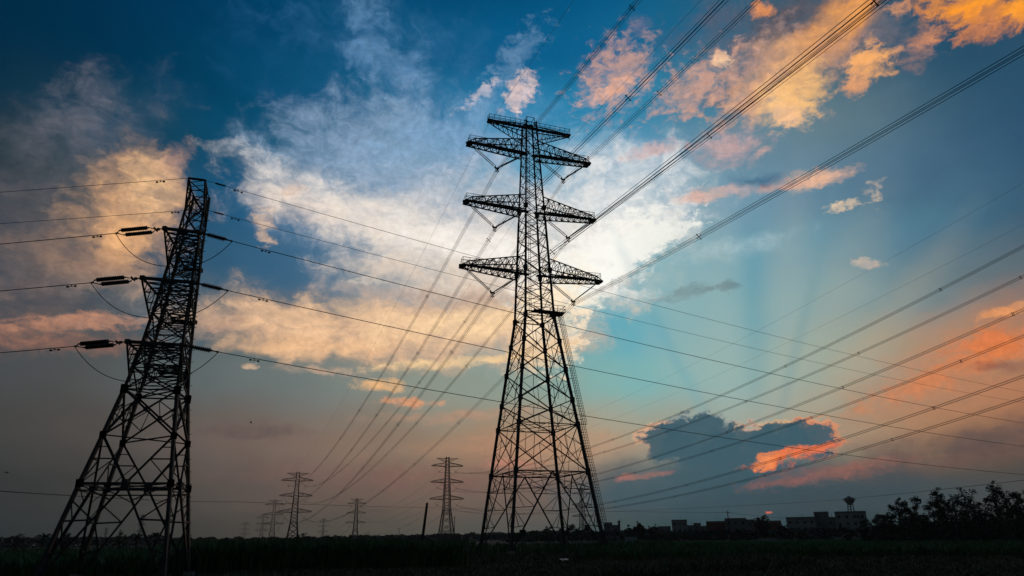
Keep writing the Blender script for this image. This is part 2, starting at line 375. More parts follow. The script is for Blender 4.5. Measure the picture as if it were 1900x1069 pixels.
# ------------------------------------------------------------------ mesh helpers
def tag(o, label=None, cat=None, group=None, kind=None):
    for k, v in (('label', label), ('category', cat), ('group', group), ('kind', kind)):
        if v: o[k] = v
    return o
def empty(name, loc=(0, 0, 0), rz=0, label=None, cat=None, group=None, parent=None):
    o = bpy.data.objects.new(name, None); col.objects.link(o); o.location = loc; o.rotation_euler = (0, 0, rz)
    o.empty_display_size = .5
    return tag(o, label, cat, group)
class MB:
    def __init__(s): s.v = []; s.f = []
    def raw(s, vs, fs):
        n = len(s.v); s.v += [tuple(p) for p in vs]; s.f += [tuple(n+i for i in q) for q in fs]
    def beam(s, a, b, w, h=None, up=None):
        a = Vector(a); b = Vector(b); d = b-a
        if d.length < 1e-6: return
        d.normalize(); h = h or w
        upv = Vector(up) if up else (Vector((0, 0, 1)) if abs(d.z) < .9 else Vector((1, 0, 0)))
        x = d.cross(upv).normalized()*(w/2); y = x.cross(d).normalized()*(h/2)
        s.raw([a-x-y, a+x-y, a+x+y, a-x+y, b-x-y, b+x-y, b+x+y, b-x+y],
              [(0, 3, 2, 1), (4, 5, 6, 7), (0, 1, 5, 4), (1, 2, 6, 5), (2, 3, 7, 6), (3, 0, 4, 7)])
    def angle(s, a, b, w):
        """an L-section steel member"""
        a = Vector(a); b = Vector(b); d = (b-a)
        if d.length < 1e-6: return
        d.normalize(); up = Vector((0, 0, 1)) if abs(d.z) < .9 else Vector((1, 0, 0))
        x = d.cross(up).normalized(); y = x.cross(d).normalized(); t = w*.16
        pr = [x*(-w/2)+y*(-w/2), x*(w/2)+y*(-w/2), x*(w/2)+y*(-w/2+t), x*(-w/2+t)+y*(-w/2+t), x*(-w/2+t)+y*(w/2), x*(-w/2)+y*(w/2)]
        s.raw([a+p for p in pr]+[b+p for p in pr], [(i, (i+1) % 6, (i+1) % 6+6, i+6) for i in range(6)]+[(5, 4, 3, 2, 1, 0), (6, 7, 8, 9, 10, 11)])
    def box(s, c, sx, sy, sz):
        x, y, z = c; s.raw([(x+i*sx/2, y+j*sy/2, z+k*sz/2) for k in (-1, 1) for j in (-1, 1) for i in (-1, 1)],
                           [(0, 2, 3, 1), (4, 5, 7, 6), (0, 1, 5, 4), (1, 3, 7, 5), (3, 2, 6, 7), (2, 0, 4, 6)])
    def tube(s, pts, rad, n=6):
        pts = [Vector(p) for p in pts]; rs = rad if isinstance(rad, (list, tuple)) else [rad]*len(pts); vs = []; fs = []
        for i, p in enumerate(pts):
            d = (pts[min(i+1, len(pts)-1)]-pts[max(i-1, 0)]).normalized()
            up = Vector((0, 0, 1)) if abs(d.z) < .95 else Vector((1, 0, 0))
            x = d.cross(up).normalized(); y = x.cross(d)
            vs += [p+(x*math.cos(2*math.pi*k/n)+y*math.sin(2*math.pi*k/n))*rs[i] for k in range(n)]
        for i in range(len(pts)-1):
            fs += [(i*n+k, i*n+(k+1) % n, (i+1)*n+(k+1) % n, (i+1)*n+k) for k in range(n)]
        fs += [tuple(range(n-1, -1, -1)), tuple((len(pts)-1)*n+k for k in range(n))]
        s.raw(vs, fs)
    def build(s, name, mat, parent=None, org=(0, 0, 0), smooth=False, label=None):
        me = bpy.data.meshes.new(name); o_ = Vector(org)
        me.from_pydata([(p[0]-o_.x, p[1]-o_.y, p[2]-o_.z) for p in s.v] if o_.length else s.v, [], s.f); me.update()
        me.materials.append(mat)
        if smooth: me.shade_smooth()
        o = bpy.data.objects.new(name, me); col.objects.link(o)
        if parent: o.parent = parent
        elif o_.length: o.location = o_
        if label: o['label'] = label
        return o
def copy_tree(o, parent=None):
    c = o.copy(); col.objects.link(c)
    if parent: c.parent = parent
    for ch in list(o.children): copy_tree(ch, c)
    return c

# ------------------------------------------------------------------ ground
g = MB(); ng = 60; S = 9000
g.raw([(-S, -S, 0), (S, -S, 0), (S, S, 0), (-S, S, 0)], [(0, 1, 2, 3)])
tag(g.build('ground', M_SOIL), kind='structure')
cf = MB()
a, b, c_, d_ = ground(1120, 150), ground(2050, 165), ground(2050, 330), ground(1120, 300)
cf.raw([(p.x, p.y, .004) for p in (a, b, c_, d_)], [(0, 1, 2, 3)])
tag(cf.build('green_field', M_CROP), kind='structure')

# ------------------------------------------------------------------ suspension pylons
ARM_Z = [74.71, 62.04, 49.06]; ARM_L = [13.0, 13.5, 14.07]; V_Z = [70.02, 57.32, 44.27]; V_L = [7.0, 7.52, 8.01]; TOP_Z, TOP_L = 80.08, 8.5
PROF = [(0, 7.9), (20, 5.35), (39.9, 2.75), (60, 1.95), (74, 1.38), (82, 1.05)]
def half(z):
    for (z0, a0), (z1, a1) in zip(PROF, PROF[1:]):
        if z <= z1: return a0+(a1-a0)*(z-z0)/(z1-z0)
    return PROF[-1][1]
CS = [(-1, -1), (1, -1), (1, 1), (-1, 1)]
def lerp(a, b, t): return Vector(a)+(Vector(b)-Vector(a))*t
def insulator(m, a, b, r, n):
    a = Vector(a); b = Vector(b); m.tube([a, b], r*.35, 5)
    pts = []; rs = []
    for i in range(n):
        for t, q in ((0, .3), (.35, 1), (.55, .9), (.7, .3)):
            pts.append(lerp(a, b, .06+.88*(i+t)/n)); rs.append(r*q)
    m.tube(pts, rs, 7)
def pylon(cut, detail, label):
    """cut = how much of the spreading base is missing"""
    root = empty('transmission_tower', label=label, cat='pylon')
    zz = lambda z: z-cut
    levels = [z for z in (0, 12.6, 20.4, 24.6, 30, 35.2, 39.9) if z == 0 and not cut or z >= cut+5]
    if cut: levels = [cut]+levels
    foot = levels[0]
    up = [39.9, 42.3, 44.9, 47.2, 50.4, 53.2, 56, 58.4, 60.4, 63.2, 65.6, 68, 70.2, 72.3, 74.3, 77, 79.4, 81.4]
    lw = .42 if detail else .66
    for sx, sy in CS:
        m = MB(); zs = [foot, 20, 39.9] if not cut else [foot, 39.9]
        zs = zs+[60, 74, 81.6]
        for z0, z1 in zip(zs, zs[1:]):
            a0, a1 = half(z0), half(z1); w = lw*(1 if z0 < 39 else .78 if z0 < 59 else .6)
            m.beam((sx*a0, sy*a0, zz(z0)), (sx*a1, sy*a1, zz(z1)+.02), w)
        if detail:
            for z in (12.6, 20.4, 24.6, 30, 35.2, 39.9, 49, 62):
                m.box((sx*half(z), sy*half(z), z), .62, .62, .9)
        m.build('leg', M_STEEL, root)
        m = MB(); a0 = half(foot)
        m.raw(*frustum(sx*a0, sy*a0, -.3, .7, .9, .55)); m.build('footing', M_CONC, root)
    br = MB(); bw = .17 if detail else .3
    for f in range(4):
        (x0, y0), (x1, y1) = CS[f], CS[(f+1) % 4]
        P0 = lambda z: Vector((x0*half(z), y0*half(z), zz(z))); P1 = lambda z: Vector((x1*half(z), y1*half(z), zz(z)))
        # base panel: K bracing with secondary members
        zt = levels[1]; mid = (P0(zt)+P1(zt))/2
        br.angle(P0(zt), P1(zt), bw*1.1)
        for A_, B_ in ((P0, P1), (P1, P0)):
            foot_p = A_(foot+.4); br.angle(foot_p, mid, bw*1.15)
            ks = (.78, .55, .32) if detail else (.7, .4)
            prev = A_(zt)
            for k in ks:
                z = foot+(zt-foot)*k; q = A_(z); r_ = lerp(foot_p, mid, k)
                br.angle(q, r_, bw*.65); br.angle(prev if k != ks[0] else A_(zt), r_, bw*.6)
                if detail: br.angle(lerp(q, r_, .5), prev if k != ks[0] else lerp(A_(zt), mid, .5), bw*.45)
                prev = q
            if detail:
                br.angle(A_(zt-2.6), lerp(foot_p, mid, .9), bw*.5)
        # spreading panels: crosses with secondary members
        for z0, z1 in zip(levels[1:], levels[2:]):
            br.angle(P0(z0), P1(z1), bw); br.angle(P1(z0), P0(z1), bw)
            X = (P0(z0)+P1(z1))/2; w0 = half(z0)/(half(z0)+half(z1)); X = lerp(P0(z0), P1(z1), w0)
            if detail:
                for A_, B_ in ((P0, P1), (P1, P0)):
                    q1 = lerp(A_(z0), B_(z1), w0*.5); q2 = lerp(A_(z1), B_(z0), (1-w0)*.5); zc = z0+(z1-z0)*w0
                    br.angle(A_(zc), q1, bw*.5); br.angle(A_(zc), q2, bw*.5)
                    br.angle(q1, lerp(A_(z0), B_(z0), .28), bw*.45); br.angle(q1, q2, bw*.45)
            if z0 in (12.6, 20.4): br.angle(P0(z0), P1(z0), bw*.9)
            if z0 == 12.6: br.angle(lerp(P0(z1), P1(z1), .5), lerp(P0(z1), P1(z1), .5)+(X-lerp(P0(z1), P1(z1), .5)), bw*.5)
        br.angle(P0(39.9), P1(39.9), bw)
        for i, (z0, z1) in enumerate(zip(up, up[1:])):
            w = bw*.72 if z0 < 60 else bw*.58
            br.angle(P0(z0), P1(z1), w); br.angle(P1(z0), P0(z1), w)
            if detail and (i % 2 == 0 or z0 > 68): br.angle(P0(z0), P1(z0), w*.8)
    # plan bracing
    for z in ([12.6, 20.4, 39.9] if not cut else [levels[1], 39.9])+ARM_Z:
        a = half(z)
        br.angle((-a, -a, zz(z)), (a, a, zz(z)), bw*.6); br.angle((a, -a, zz(z)), (-a, a, zz(z)), bw*.6)
        if detail and z < 21:
            for (x0, y0), (x1, y1), (x2, y2) in zip(CS, CS[1:]+CS[:1], CS[2:]+CS[:2]):
                br.angle(((x0+x1)/2*a, (y0+y1)/2*a, zz(z)), ((x1+x2)/2*a, (y1+y2)/2*a, zz(z)), bw*.6)
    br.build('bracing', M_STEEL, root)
    # cross arms
    for Z, Lm, vz, vl in zip(ARM_Z, ARM_L, V_Z, V_L):
        for s in (-1, 1):
            m = MB(); zb = zz(Z)-.9; zt = zz(Z)+2.3; ab, at = half(Z-.9), half(Z+2.3); tipw = .95
            n = 9 if detail else 5
            B = lambda t, y: Vector((s*(ab+(Lm-.1-ab)*t), y*(ab+(tipw-ab)*t), zb+.55*t))
            T = lambda t, y: Vector((s*(at+(Lm-1.2-at)*t), y*(at+(tipw-at)*t), zt+(zb+1.35-zt)*t))
            cw = .2 if detail else .36
            for y in (-1, 1):
                m.beam(B(0, y), B(1, y), cw); m.beam(T(0, y), T(1, y), cw*.85); m.beam(T(1, y), B(1, y), cw*.7)
                for i in range(n):
                    t0, t1 = i/n, (i+1)/n
                    m.angle(B(t0, y), T(t1, y) if i % 2 else T(t0, y), .1); m.angle(T(t0, y) if i % 2 else B(t0, y), B(t1, y) if i % 2 else T(t1, y), .11)
                    m.angle(B(t1, y), T(t1, y), .08)
            for i in range(n):
                t0, t1 = i/n, (i+1)/n; y = 1 if i % 2 else -1
                m.angle(B(t0, -y), B(t1, y), .1); m.angle(B(t1, -1), B(t1, 1), .1); m.angle(B(t0, y), B(t1, -y), .08)
                if detail: m.angle(T(t0, -y), T(t1, y), .09); m.angle(T(t1, -1), T(t1, 1), .08)
            m.beam(B(1, -1), B(1, 1), .3); m.box(B(1, 0)+Vector((-s*.45, 0, .1)), .9, 1.5, .22)
            m.box(B(1, 0)+Vector((s*.1, 0, .15)), .5, .5, .35)
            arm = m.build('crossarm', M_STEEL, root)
            if detail:                                   # walkway with a rail
                w = MB(); x0, x1 = s*(ab*.3), s*(Lm-.3); zf = zb+.75
                w.beam((x0, 0, zf-.25), (x1, 0, zf+.25), .7, .1)
                w.beam((x0, -.35, zf-.35), (x1, -.35, zf+.15), .1); w.beam((x0, .35, zf-.35), (x1, .35, zf+.15), .1)
                w.build('walkway', M_STEEL, arm)
                h = MB()
                for y in (-.7, .7):
                    yy = lambda t: y*(1+.6*(1-t))
                    q = lambda t, dz: Vector((x0+(x1-x0)*t, yy(t), zf-.2+.45*t+dz))
                    t_s = .45 if s > 0 else .42
                    h.beam(q(t_s, 1.15), q(1, 1.15), .07); h.beam(q(t_s, .65), q(1, .65), .05)
                    for i in range(7): t = t_s+(1-t_s)*i/6; h.beam(q(t, -.1), q(t, 1.15), .06)
                for dz in (1.15, .65): h.beam((x1, -.7, zf+.25+dz), (x1, .7, zf+.25+dz), .06)
                h.build('handrail', M_STEEL, arm)
            # V of two insulator strings holding a yoke
            v = Vector((s*vl, 0, zz(vz)))
            for top in (Vector((s*(Lm-.7), 0, zb+.45)), Vector((s*(ab+.35), 0, zb-.1))):
                m = MB(); d = (v-top)
                for y in ((-.28, .28) if detail else (0,)):
                    o = Vector((0, y, 0)); insulator(m, top+d*.12+o, top+d*.93+o, .125 if detail else .11, 30 if detail else 8)
                    m.beam(top, top+d*.13+o, .06)
                if detail: m.beam(top+d*.93+Vector((0, -.35, 0)), top+d*.93+Vector((0, .35, 0)), .12); m.beam(top+d*.12+Vector((0, -.33, 0)), top+d*.12+Vector((0, .33, 0)), .1)
                m.beam(top+d*.93, v, .1)
                m.build('insulator_string', M_GLASS, root)
            m = MB()
            m.beam(v+Vector((-.45, 0, 0)), v+Vector((.45, 0, 0)), .12, .3); m.beam(v, v-Vector((0, 0, .9)), .12)
            for x in (-.23, .23):
                for z in (-.28, -.73): m.beam(v+Vector((x, -.3, z)), v+Vector((x, .3, z)), .1)
                m.beam(v+Vector((x, 0, 0)), v+Vector((x, 0, -.75)), .07)
            m.build('yoke', M_STEEL, root)
    # earth-wire arms at the top
    for s in (-1, 1):
        m = MB(); zt = zz(TOP_Z)+.3; a = half(79); n = 7
        T = lambda t, y: Vector((s*(a+(TOP_L+.3-a)*t), y*(a+(.5-a)*t), zt)); B = lambda t, y: Vector((s*(a+(TOP_L-.4-a)*t), y*(a+(.5-a)*t), zt-3.2+2.9*t))
        for y in (-1, 1):
            m.beam(T(0, y), T(1, y), .16); m.beam(B(0, y), B(1, y), .14)
            for i in range(n):
                t0, t1 = i/n, (i+1)/n; m.angle(T(t0, y), B(t1, y), .09); m.angle(B(t1, y), T(t1, y), .08)
        for i in range(n):
            t0, t1 = i/n, (i+1)/n; m.angle(T(t0, -1), T(t1, 1), .09); m.angle(B(t0, 1), B(t1, -1), .08)
        m.box(T(1, 0)+Vector((-s*.4, 0, .02)), 1.0, 1.2, .35)
        m.beam(T(1, 0), T(1, 0)-Vector((0, 0, .9)), .09)
        arm = m.build('earth_wire_arm', M_STEEL, root)
        if detail:
            w = MB(); w.beam((0, 0, zt+.1), (s*(TOP_L), 0, zt+.1), .8, .14); w.build('walkway', M_STEEL, arm)
            h = MB()
            for y in (-.6, .6):
                for dz in (1.3, .75): h.beam((s*1.0, y, zt+dz), (s*(TOP_L+.2), y, zt+dz), .07)
                for i in range(8): h.beam((s*(1.0+(TOP_L-.8)*i/7), y, zt), (s*(1.0+(TOP_L-.8)*i/7), y, zt+1.3), .07)
            for dz in (1.3, .75): h.beam((s*(TOP_L+.2), -.6, zt+dz), (s*(TOP_L+.2), .6, zt+dz), .06)
            h.build('handrail', M_STEEL, arm)
    if detail:
        # head cage
        m = MB()
        for x, y in CS: m.beam((x*.8, y*.8, 80.2), (x*.8, y*.8, 82.6), .1)
        for z in (81.5, 82.6):
            for (x0, y0), (x1, y1) in zip(CS, CS[1:]+CS[:1]): m.beam((x0*.8, y0*.8, z), (x1*.8, y1*.8, z), .09)
        m.box((0, 0, 80.75), 1.5, 1.5, .12); m.build('head_cage', M_STEEL, root)
        # resting platform half way up, and the caged ladder on the right-hand leg
        m = MB(); a = half(40.6)
        m.box((a*.3, -a-.15, 40.6), a*1.6, 1.5, .22); m.box((a+.9, -a+.4, 40.6), 2.0, 2.4, .22)
        m.beam((-a, -a, 40.6), (a+1.6, -a, 40.6), .2)
        pf = m.build('rest_platform', M_STEEL, root)
        m = MB()
        ring = [(-a*.5, -a-.9), (a+1.9, -a-.9), (a+1.9, -a+1.6), (a, -a+1.6)]
        for dz in (.6, 1.2):
            for p, q in zip(ring, ring[1:]): m.beam((*p, 40.6+dz), (*q, 40.6+dz), .07)
        for p, q in zip(ring, ring[1:]):
            for t in (0, .25, .5, .75, 1): x, y = p[0]+(q[0]-p[0])*t, p[1]+(q[1]-p[1])*t; m.beam((x, y, 40.5), (x, y, 41.8), .06)
        m.build('handrail', M_STEEL, pf)
        for z0, z1, off in ((1.5, 20.6, .75), (20.4, 40.6, 1.15)):
            m = MB()
            def lp(z, dx=0, dy=0): return Vector((half(z)+off+dx, -half(z)-.1+dy, z))
            for dy in (-.3, .3):
                m.beam(lp(z0, -.25, dy), lp(z1, -.25, dy), .07); m.beam(lp(z0, .4, dy), lp(z1, .4, dy), .05)
            k = z0
            while k < z1:
                m.beam(lp(k, -.25, -.3), lp(k, -.25, .3), .05)
                for p, q in (((-.25, -.3), (.1, -.42)), ((.1, -.42), (.4, -.3)), ((.4, -.3), (.4, .3)), ((.4, .3), (.1, .42)), ((.1, .42), (-.25, .3))):
                    m.beam(lp(k, *p), lp(k, *q), .032)
                k += .45
            k = z0+.8
            while k < z1: m.beam((half(k), -half(k), k), lp(k, -.25), .08); k += 2.4
            m.build('caged_ladder', M_STEEL, root)
        zs = [41, 80]
        m = MB()
        for x in (-.22, .22): m.beam((x, half(41)*.7, 41), (x, half(80)*.7, 80), .06)
        k = 41
        while k < 80: yk = .7*half(k); m.beam((-.22, yk, k), (.22, yk, k), .05); k += .4
        m.build('inner_ladder', M_STEEL, root)
        for p in ((-half(3.8)*.78, -half(3.8)-.05, 3.2), (half(4.2)+.05, -half(4.2)*.35, 4.0)):
            m = MB(); m.box(p, 1.0, .1, 1.0) if p[0] < 0 else m.box(p, .1, 1.6, .8); m.build('notice_plate', M_STEEL, root)
    return root
def frustum(x, y, z0, z1, r0, r1, n=10):
    vs = [(x+r0*math.cos(2*math.pi*k/n), y+r0*math.sin(2*math.pi*k/n), z0) for k in range(n)]+[(x+r1*math.cos(2*math.pi*k/n), y+r1*math.sin(2*math.pi*k/n), z1) for k in range(n)]
    return vs, [(k, (k+1) % n, n+(k+1) % n, n+k) for k in range(n)]+[tuple(range(n-1, -1, -1)), tuple(range(n, 2*n))]

A1 = Vector((3.97, 120, 0)); AZ1 = .351
main = pylon(0, True, 'tallest steel lattice pylon, standing in the centre of the field with V insulators')
main.location = A1; main.rotation_euler = (0, 0, AZ1)
FAR = [  # label, x, y, arm angle, cut, z scale, extra scale
 ('far lattice pylon with three wide arms, tallest of the group left of the centre pylon', -186.4, 611, .379, 22.8, 1),
 ('far lattice pylon just left of the centre pylon, with wires sagging off both sides', -54.3, 573.6, .346, 16.1, 1)]
T_A2 = pylon(22.8, False, FAR[0][0]); T_A2.location = (-186.4, 611, 0); T_A2.rotation_euler = (0, 0, .379)
T_B1 = pylon(16.1, False, FAR[1][0]); T_B1.location = (-54.3, 573.6, 0); T_B1.rotation_euler = (0, 0, .346)
for t in (main, T_A2, T_B1): t['group'] = 'three-armed pylons of the two big power lines'
far = {}
for key, px, top, dist, rz, label in (
    ('A3', 508, 927, 985, .36, 'hazy pylon overlapping the left arms of the tall far-left pylon'),
    ('A4', 487, 954, 1420, .36, 'small hazy pylon next left of the one overlapping the tall far-left pylon'),
    ('A5', 455, 969, 2050, .36, 'tiny faded pylon, leftmost of the distant row left of centre'),
    ('B2', 661, 925, 975, .36, 'mid-distance pylon standing alone between the two tall far pylons'),
    ('B3', 600, 962, 1850, .36, 'tiny pylon midway between the tall far-left pylon and the lone mid-distance one'),
    ('C1', 1080, 905, 830, .5, 'hazy pylon seen through the right legs of the centre pylon'),
    ('D1', 263, 955, 1500, -.5, 'faint pylon seen through the base of the near left pylon'),
    ('D2', 197, 979, 2300, -.5, 'very faint pylon seen low through the left legs of the near left pylon'),
    ('E1', 683, 986, 2500, .3, 'minute pylon poking over the wood right of the lone mid-distance one')):
    t = copy_tree(T_A2); p = ground(px, dist, top+.4*(995-top)); t.location = p; t.rotation_euler = (0, 0, rz)
    hz = height(px, top, dist); k = hz/58.5; t.scale = (k, k, k); t['label'] = label; far[key] = t

# ------------------------------------------------------------------ wires
def sagged(a, b, sag, n=70):
    a = Vector(a); b = Vector(b); out = []
    for i in range(n+1):
        t = i/n; p = lerp(a, b, t); p.z -= 4*sag*t*(1-t); out.append(p)
    return out
def run(a, az, m_, c, length, n=90):
    a = Vector(a); d = Vector((math.sin(az), math.cos(az), 0)); out = []
    for i in range(n+1):
        s = length*i/n; p = a+d*s; p.z += m_*s+c*s*s; out.append(p)
    return out
def at_tower(loc, rz, x, z, k=1): return Vector((loc[0]+math.cos(rz)*x*k, loc[1]+math.sin(rz)*x*k, z*k+loc[2]))
def spacer_marks(m, p, side, r):
    u = side*.3; w = Vector((0, 0, .3)); m.beam(p-u-w, p+u+w, r); m.beam(p-u+w, p+u-w, r)
    for q in (-u-w, u+w, -u+w, u-w): m.beam(p+q*.9, p+q*1.15, r*2.2)
def bundle(label, pts, side, near, group, gap=52, r=.03, first=20):
    org = pts[near]; root = empty('conductor_bundle', org, label=label, cat='power line', group=group)
    for sx in (-1, 1):
        for sz in (-1, 1):
            m = MB(); m.tube([p+side*(.225*sx)+Vector((0, 0, .225*sz)) for p in pts], r, 5); m.build('wire', M_WIRE, root, org)
    acc = 0; nxt = first
    for p, q in zip(pts, pts[1:]):
        L_ = (q-p).length
        while nxt < acc+L_:
            m = MB(); s_ = lerp(p, q, (nxt-acc)/L_); spacer_marks(m, s_, side, .065); m.build('spacer', M_STEEL, root, org); nxt += gap*rnd.uniform(.92, 1.08)
        acc += L_
SIDE1 = Vector((math.cos(AZ1), math.sin(AZ1), 0))
LEVELN = ['top', 'middle', 'bottom']
gA = 'four-wire bundles of the central power line'
for i in range(3):
    for s in (-1, 1):
        a = at_tower(A1, AZ1, s*V_L[i], V_Z[i]-.5); b = at_tower((-186.4, 611, 0), .379, s*V_L[i], V_Z[i]-.5-22.8)
        back = run(a, math.pi-.3758, -.0803, .00029, 330, 110)
        fwd = sagged(a, b, 16.3, 110)
        pts = list(reversed(back))+fwd[1:]
        bundle('four-wire bundle hung from the %s %s arm of the centre pylon' % (LEVELN[i], 'left' if s < 0 else 'right'), pts, SIDE1, 110, gA, 54, .03, rnd.uniform(5, 40))
gG = 'thin earth wires strung along the pylon tops'
def single(name, label, pts, r, cat, group, n=5):
    m = MB(); m.tube(pts, r, n); o = m.build(name, M_WIRE, None, pts[0]); tag(o, label, cat, group); return o
for s in (-1, 1):
    a = at_tower(A1, AZ1, s*(TOP_L+.3), TOP_Z-.7); b = at_tower((-186.4, 611, 0), .379, s*(TOP_L+.3), TOP_Z-.7-22.8)
    back = run(a, math.pi-.3758, -.06, .00022, 330, 80); pts = list(reversed(back))+sagged(a, b, 12, 90)[1:]
    single('earth_wire', 'thin earth wire on the %s tip of the centre pylon' % ('left' if s < 0 else 'right'), pts, .022, 'power line', gG)
B1 = Vector((-54.3, 573.6, 0)); B0 = B1+Vector((190.4, -491, 0))*1.01
gB = 'four-wire bundles of the power line crossing the right of the sky'
names6 = {(0, -1): 'highest', (0, 1): 'second highest', (1, -1): 'third highest', (1, 1): 'third lowest', (2, -1): 'second lowest', (2, 1): 'lowest'}
for i in range(3):
    for s in (-1, 1):
        a = at_tower(B1, .346, s*V_L[i], V_Z[i]-.5-16.1); b = at_tower(B0, .351, s*V_L[i], V_Z[i]-.5)
        pts = sagged(a, b, 20, 130)
        bundle('%s four-wire bundle of the six rising to the right edge of the sky' % names6[i, s], pts, SIDE1, 0, gB, 52, .034, rnd.uniform(20, 50))
for s in (-1, 1):
    a = at_tower(B1, .346, s*(TOP_L+.3), TOP_Z-.7-16.1); b = at_tower(B0, .351, s*(TOP_L+.3), TOP_Z-.7)
    single('earth_wire', 'faint thin earth wire crossing the right of the sky, the %s of the two' % ('upper' if s < 0 else 'lower'), sagged(a, b, 15, 100), .02, 'power line', gG)
# far spans
def tower_att(t, cut0=22.8):
    k = t.scale[0]; rz = t.rotation_euler[2]; L_ = t.location
    return lambda x, z: at_tower(L_, rz, x, z-cut0, k)
attA2 = tower_att(T_A2); attB1 = lambda x, z: at_tower(B1, .346, x, z-16.1)
spans = [(attA2, tower_att(far['A3']), 'between the tall far-left pylon and the hazy one overlapping it', 11, .07),
         (attB1, tower_att(far['B2']), 'between the far pylon beside the centre one and the lone mid-distance pylon', 15, .07),
         (tower_att(far['A3']), tower_att(far['A4']), 'between the second and third pylons of the distant left row', 12, .09),
         (tower_att(far['B2']), tower_att(far['B3']), 'between the lone mid-distance pylon and the tiny one left of it', 18, .09)]
for fa, fb_, txt, sag, r in spans:
    for i in range(3):
        for s in (-1, 1):
            single('conductor', '%s %s wire %s' % (LEVELN[i], 'left' if s < 0 else 'right', txt), sagged(fa(s*V_L[i], V_Z[i]-.5), fb_(s*V_L[i], V_Z[i]-.5), sag, 40), r, 'power line', 'single wires of the distant spans', 4)

# ------------------------------------------------------------------ near left angle pylon
LC = Vector((-26.78, 50, 0)); LEAN = Vector((.048, .006, 0)); AZL = .224; AZ2 = .323
def lax(z): return Vector((0, 0, z))+LEAN*z
LPROF = [(0, 3.74), (6.28, 2.77), (9.51, 2.24), (12.79, 1.74), (15.5, 1.42), (19.9, 1.1), (24.2, .84), (29.3, .6)]
def lhalf(z):
    for (z0, a0), (z1, a1) in zip(LPROF, LPROF[1:]):
        if z <= z1: return a0+(a1-a0)*(z-z0)/(z1-z0)
    return LPROF[-1][1]
u1 = Vector((math.cos(AZL), math.sin(AZL), 0)); v1 = Vector((-math.sin(AZL), math.cos(AZL), 0))
u2 = Vector((math.cos(AZ2), math.sin(AZ2), 0)); v2 = Vector((-math.sin(AZ2), math.cos(AZ2), 0))
near = empty('transmission_tower', LC, label='near dark angle pylon on the left, leaning slightly, with horizontal insulators', cat='pylon')
def lp_(i, z): x, y = CS[i % 4]; a = lhalf(z); return lax(z)+u1*(x*a)+v1*(y*a)
ZL = [0, 3.2, 6.28, 9.51, 12.79, 14.4, 16.9, 18.6, 21.2, 22.9, 25.3, 27.2, 29.3]
for i in range(4):
    m = MB(); zs = [-.2]+[z for z, _ in LPROF[1:]]
    for z0, z1 in zip(zs, zs[1:]):
        w = .22 if z0 < 12 else .17 if z0 < 20 else .13
        a_, b_ = lp_(i, max(z0, 0)), lp_(i, z1); m.beam(a_, b_+(b_-a_).normalized()*.03, w)
    m.build('leg', M_STEEL, near)
    m = MB(); q = lp_(i, 0); m.raw(*frustum(q.x, q.y, -.4, .5, .6, .4)); m.build('footing', M_CONC, near)
m = MB()
for i in range(4):
    A_ = lambda z: lp_(i, z); B_ = lambda z: lp_(i+1, z)
    # base: inverted V to the belt, with struts
    zt = 6.28; mid = (A_(zt)+B_(zt))/2
    for P, Q in ((A_, B_), (B_, A_)):
        f = P(.2); m.angle(f, mid, .15)
        m.angle(P(3.9), lerp(f, mid, .62), .11); m.angle(P(1.9), lerp(f, mid, .3), .1)
        m.angle(P(3.9), lerp(f, mid, .3), .08); m.angle(P(5.2), lerp(f, mid, .62), .08); m.angle(P(zt-.05), lerp(f, mid, .82), .07)
        # leg joint stiffening
        m.box(P(zt), .34, .34, .5)
    m.angle(A_(zt), B_(zt), .15); m.angle(A_(zt-.45), B_(zt-.45), .09)
    m.box(mid, .4, .4, .5)
    # second stage: diamond
    z2 = 9.51
    for P, Q in ((A_, B_), (B_, A_)):
        m.angle(P(z2), mid, .14); m.box(P(z2), .32, .32, .45)
        m.angle(P(7.9), lerp(P(z2), mid, .5), .09); m.angle(P(zt), lerp(P(z2), mid, .5), .07); m.angle(P(8.7), lerp(P(z2), mid, .25), .07)
    z3 = 12.79; m.angle(A_(z2), B_(z3), .14); m.angle(B_(z2), A_(z3), .14)
    w0 = lhalf(z2)/(lhalf(z2)+lhalf(z3)); X = lerp(A_(z2), B_(z3), w0); m.box(X, .25, .25, .3)
    for P, Q in ((A_, B_), (B_, A_)):
        m.angle(P(11.1), lerp(P(z2), Q(z3), .27), .07); m.angle(P(11.1), lerp(P(z3), Q(z2), .25), .07); m.angle(lerp(P(z2), Q(z3), .27), lerp(P(z3), Q(z2), .25), .06)
        m.box(P(z3), .36, .36, .6)
    m.angle(A_(z3), B_(z3), .1)
    for z0, z1 in zip(ZL[4:], ZL[5:]):
        w = .09 if z0 < 20 else .075
        m.angle(A_(z0), B_(z1), w); m.angle(B_(z0), A_(z1), w); m.angle(A_(z1), B_(z1), w)
        zm = (z0+z1)/2; m.angle(A_(zm), lerp(A_(z0), B_(z1), .3), .05); m.angle(B_(zm), lerp(B_(z0), A_(z1), .3), .05)
    # stiffening between arm roots
    for z0, z1 in ((14.6, 17.0), (19.0, 21.4), (23.4, 25.6)):
        for k in range(2):
            za = z0+(z1-z0)*k/2; zb = z0+(z1-z0)*(k+1)/2
            m.angle(A_(za), B_(zb), .06); m.angle(B_(za), A_(zb), .06); m.angle(A_(zb), B_(zb), .06)
for z in (6.28, 9.51, 12.79, 15.5, 19.9, 24.2): m.angle(lp_(0, z), lp_(2, z), .09); m.angle(lp_(1, z), lp_(3, z), .09)
m.build('bracing', M_STEEL, near)
ARMS = [(24.2, 1.15, 4.1, 2.7, 'upper'), (19.9, 1.62, 5.1, 2.9, 'middle'), (15.4, 1.7, 4.7, 2.8, 'lower')]
LATT = {}
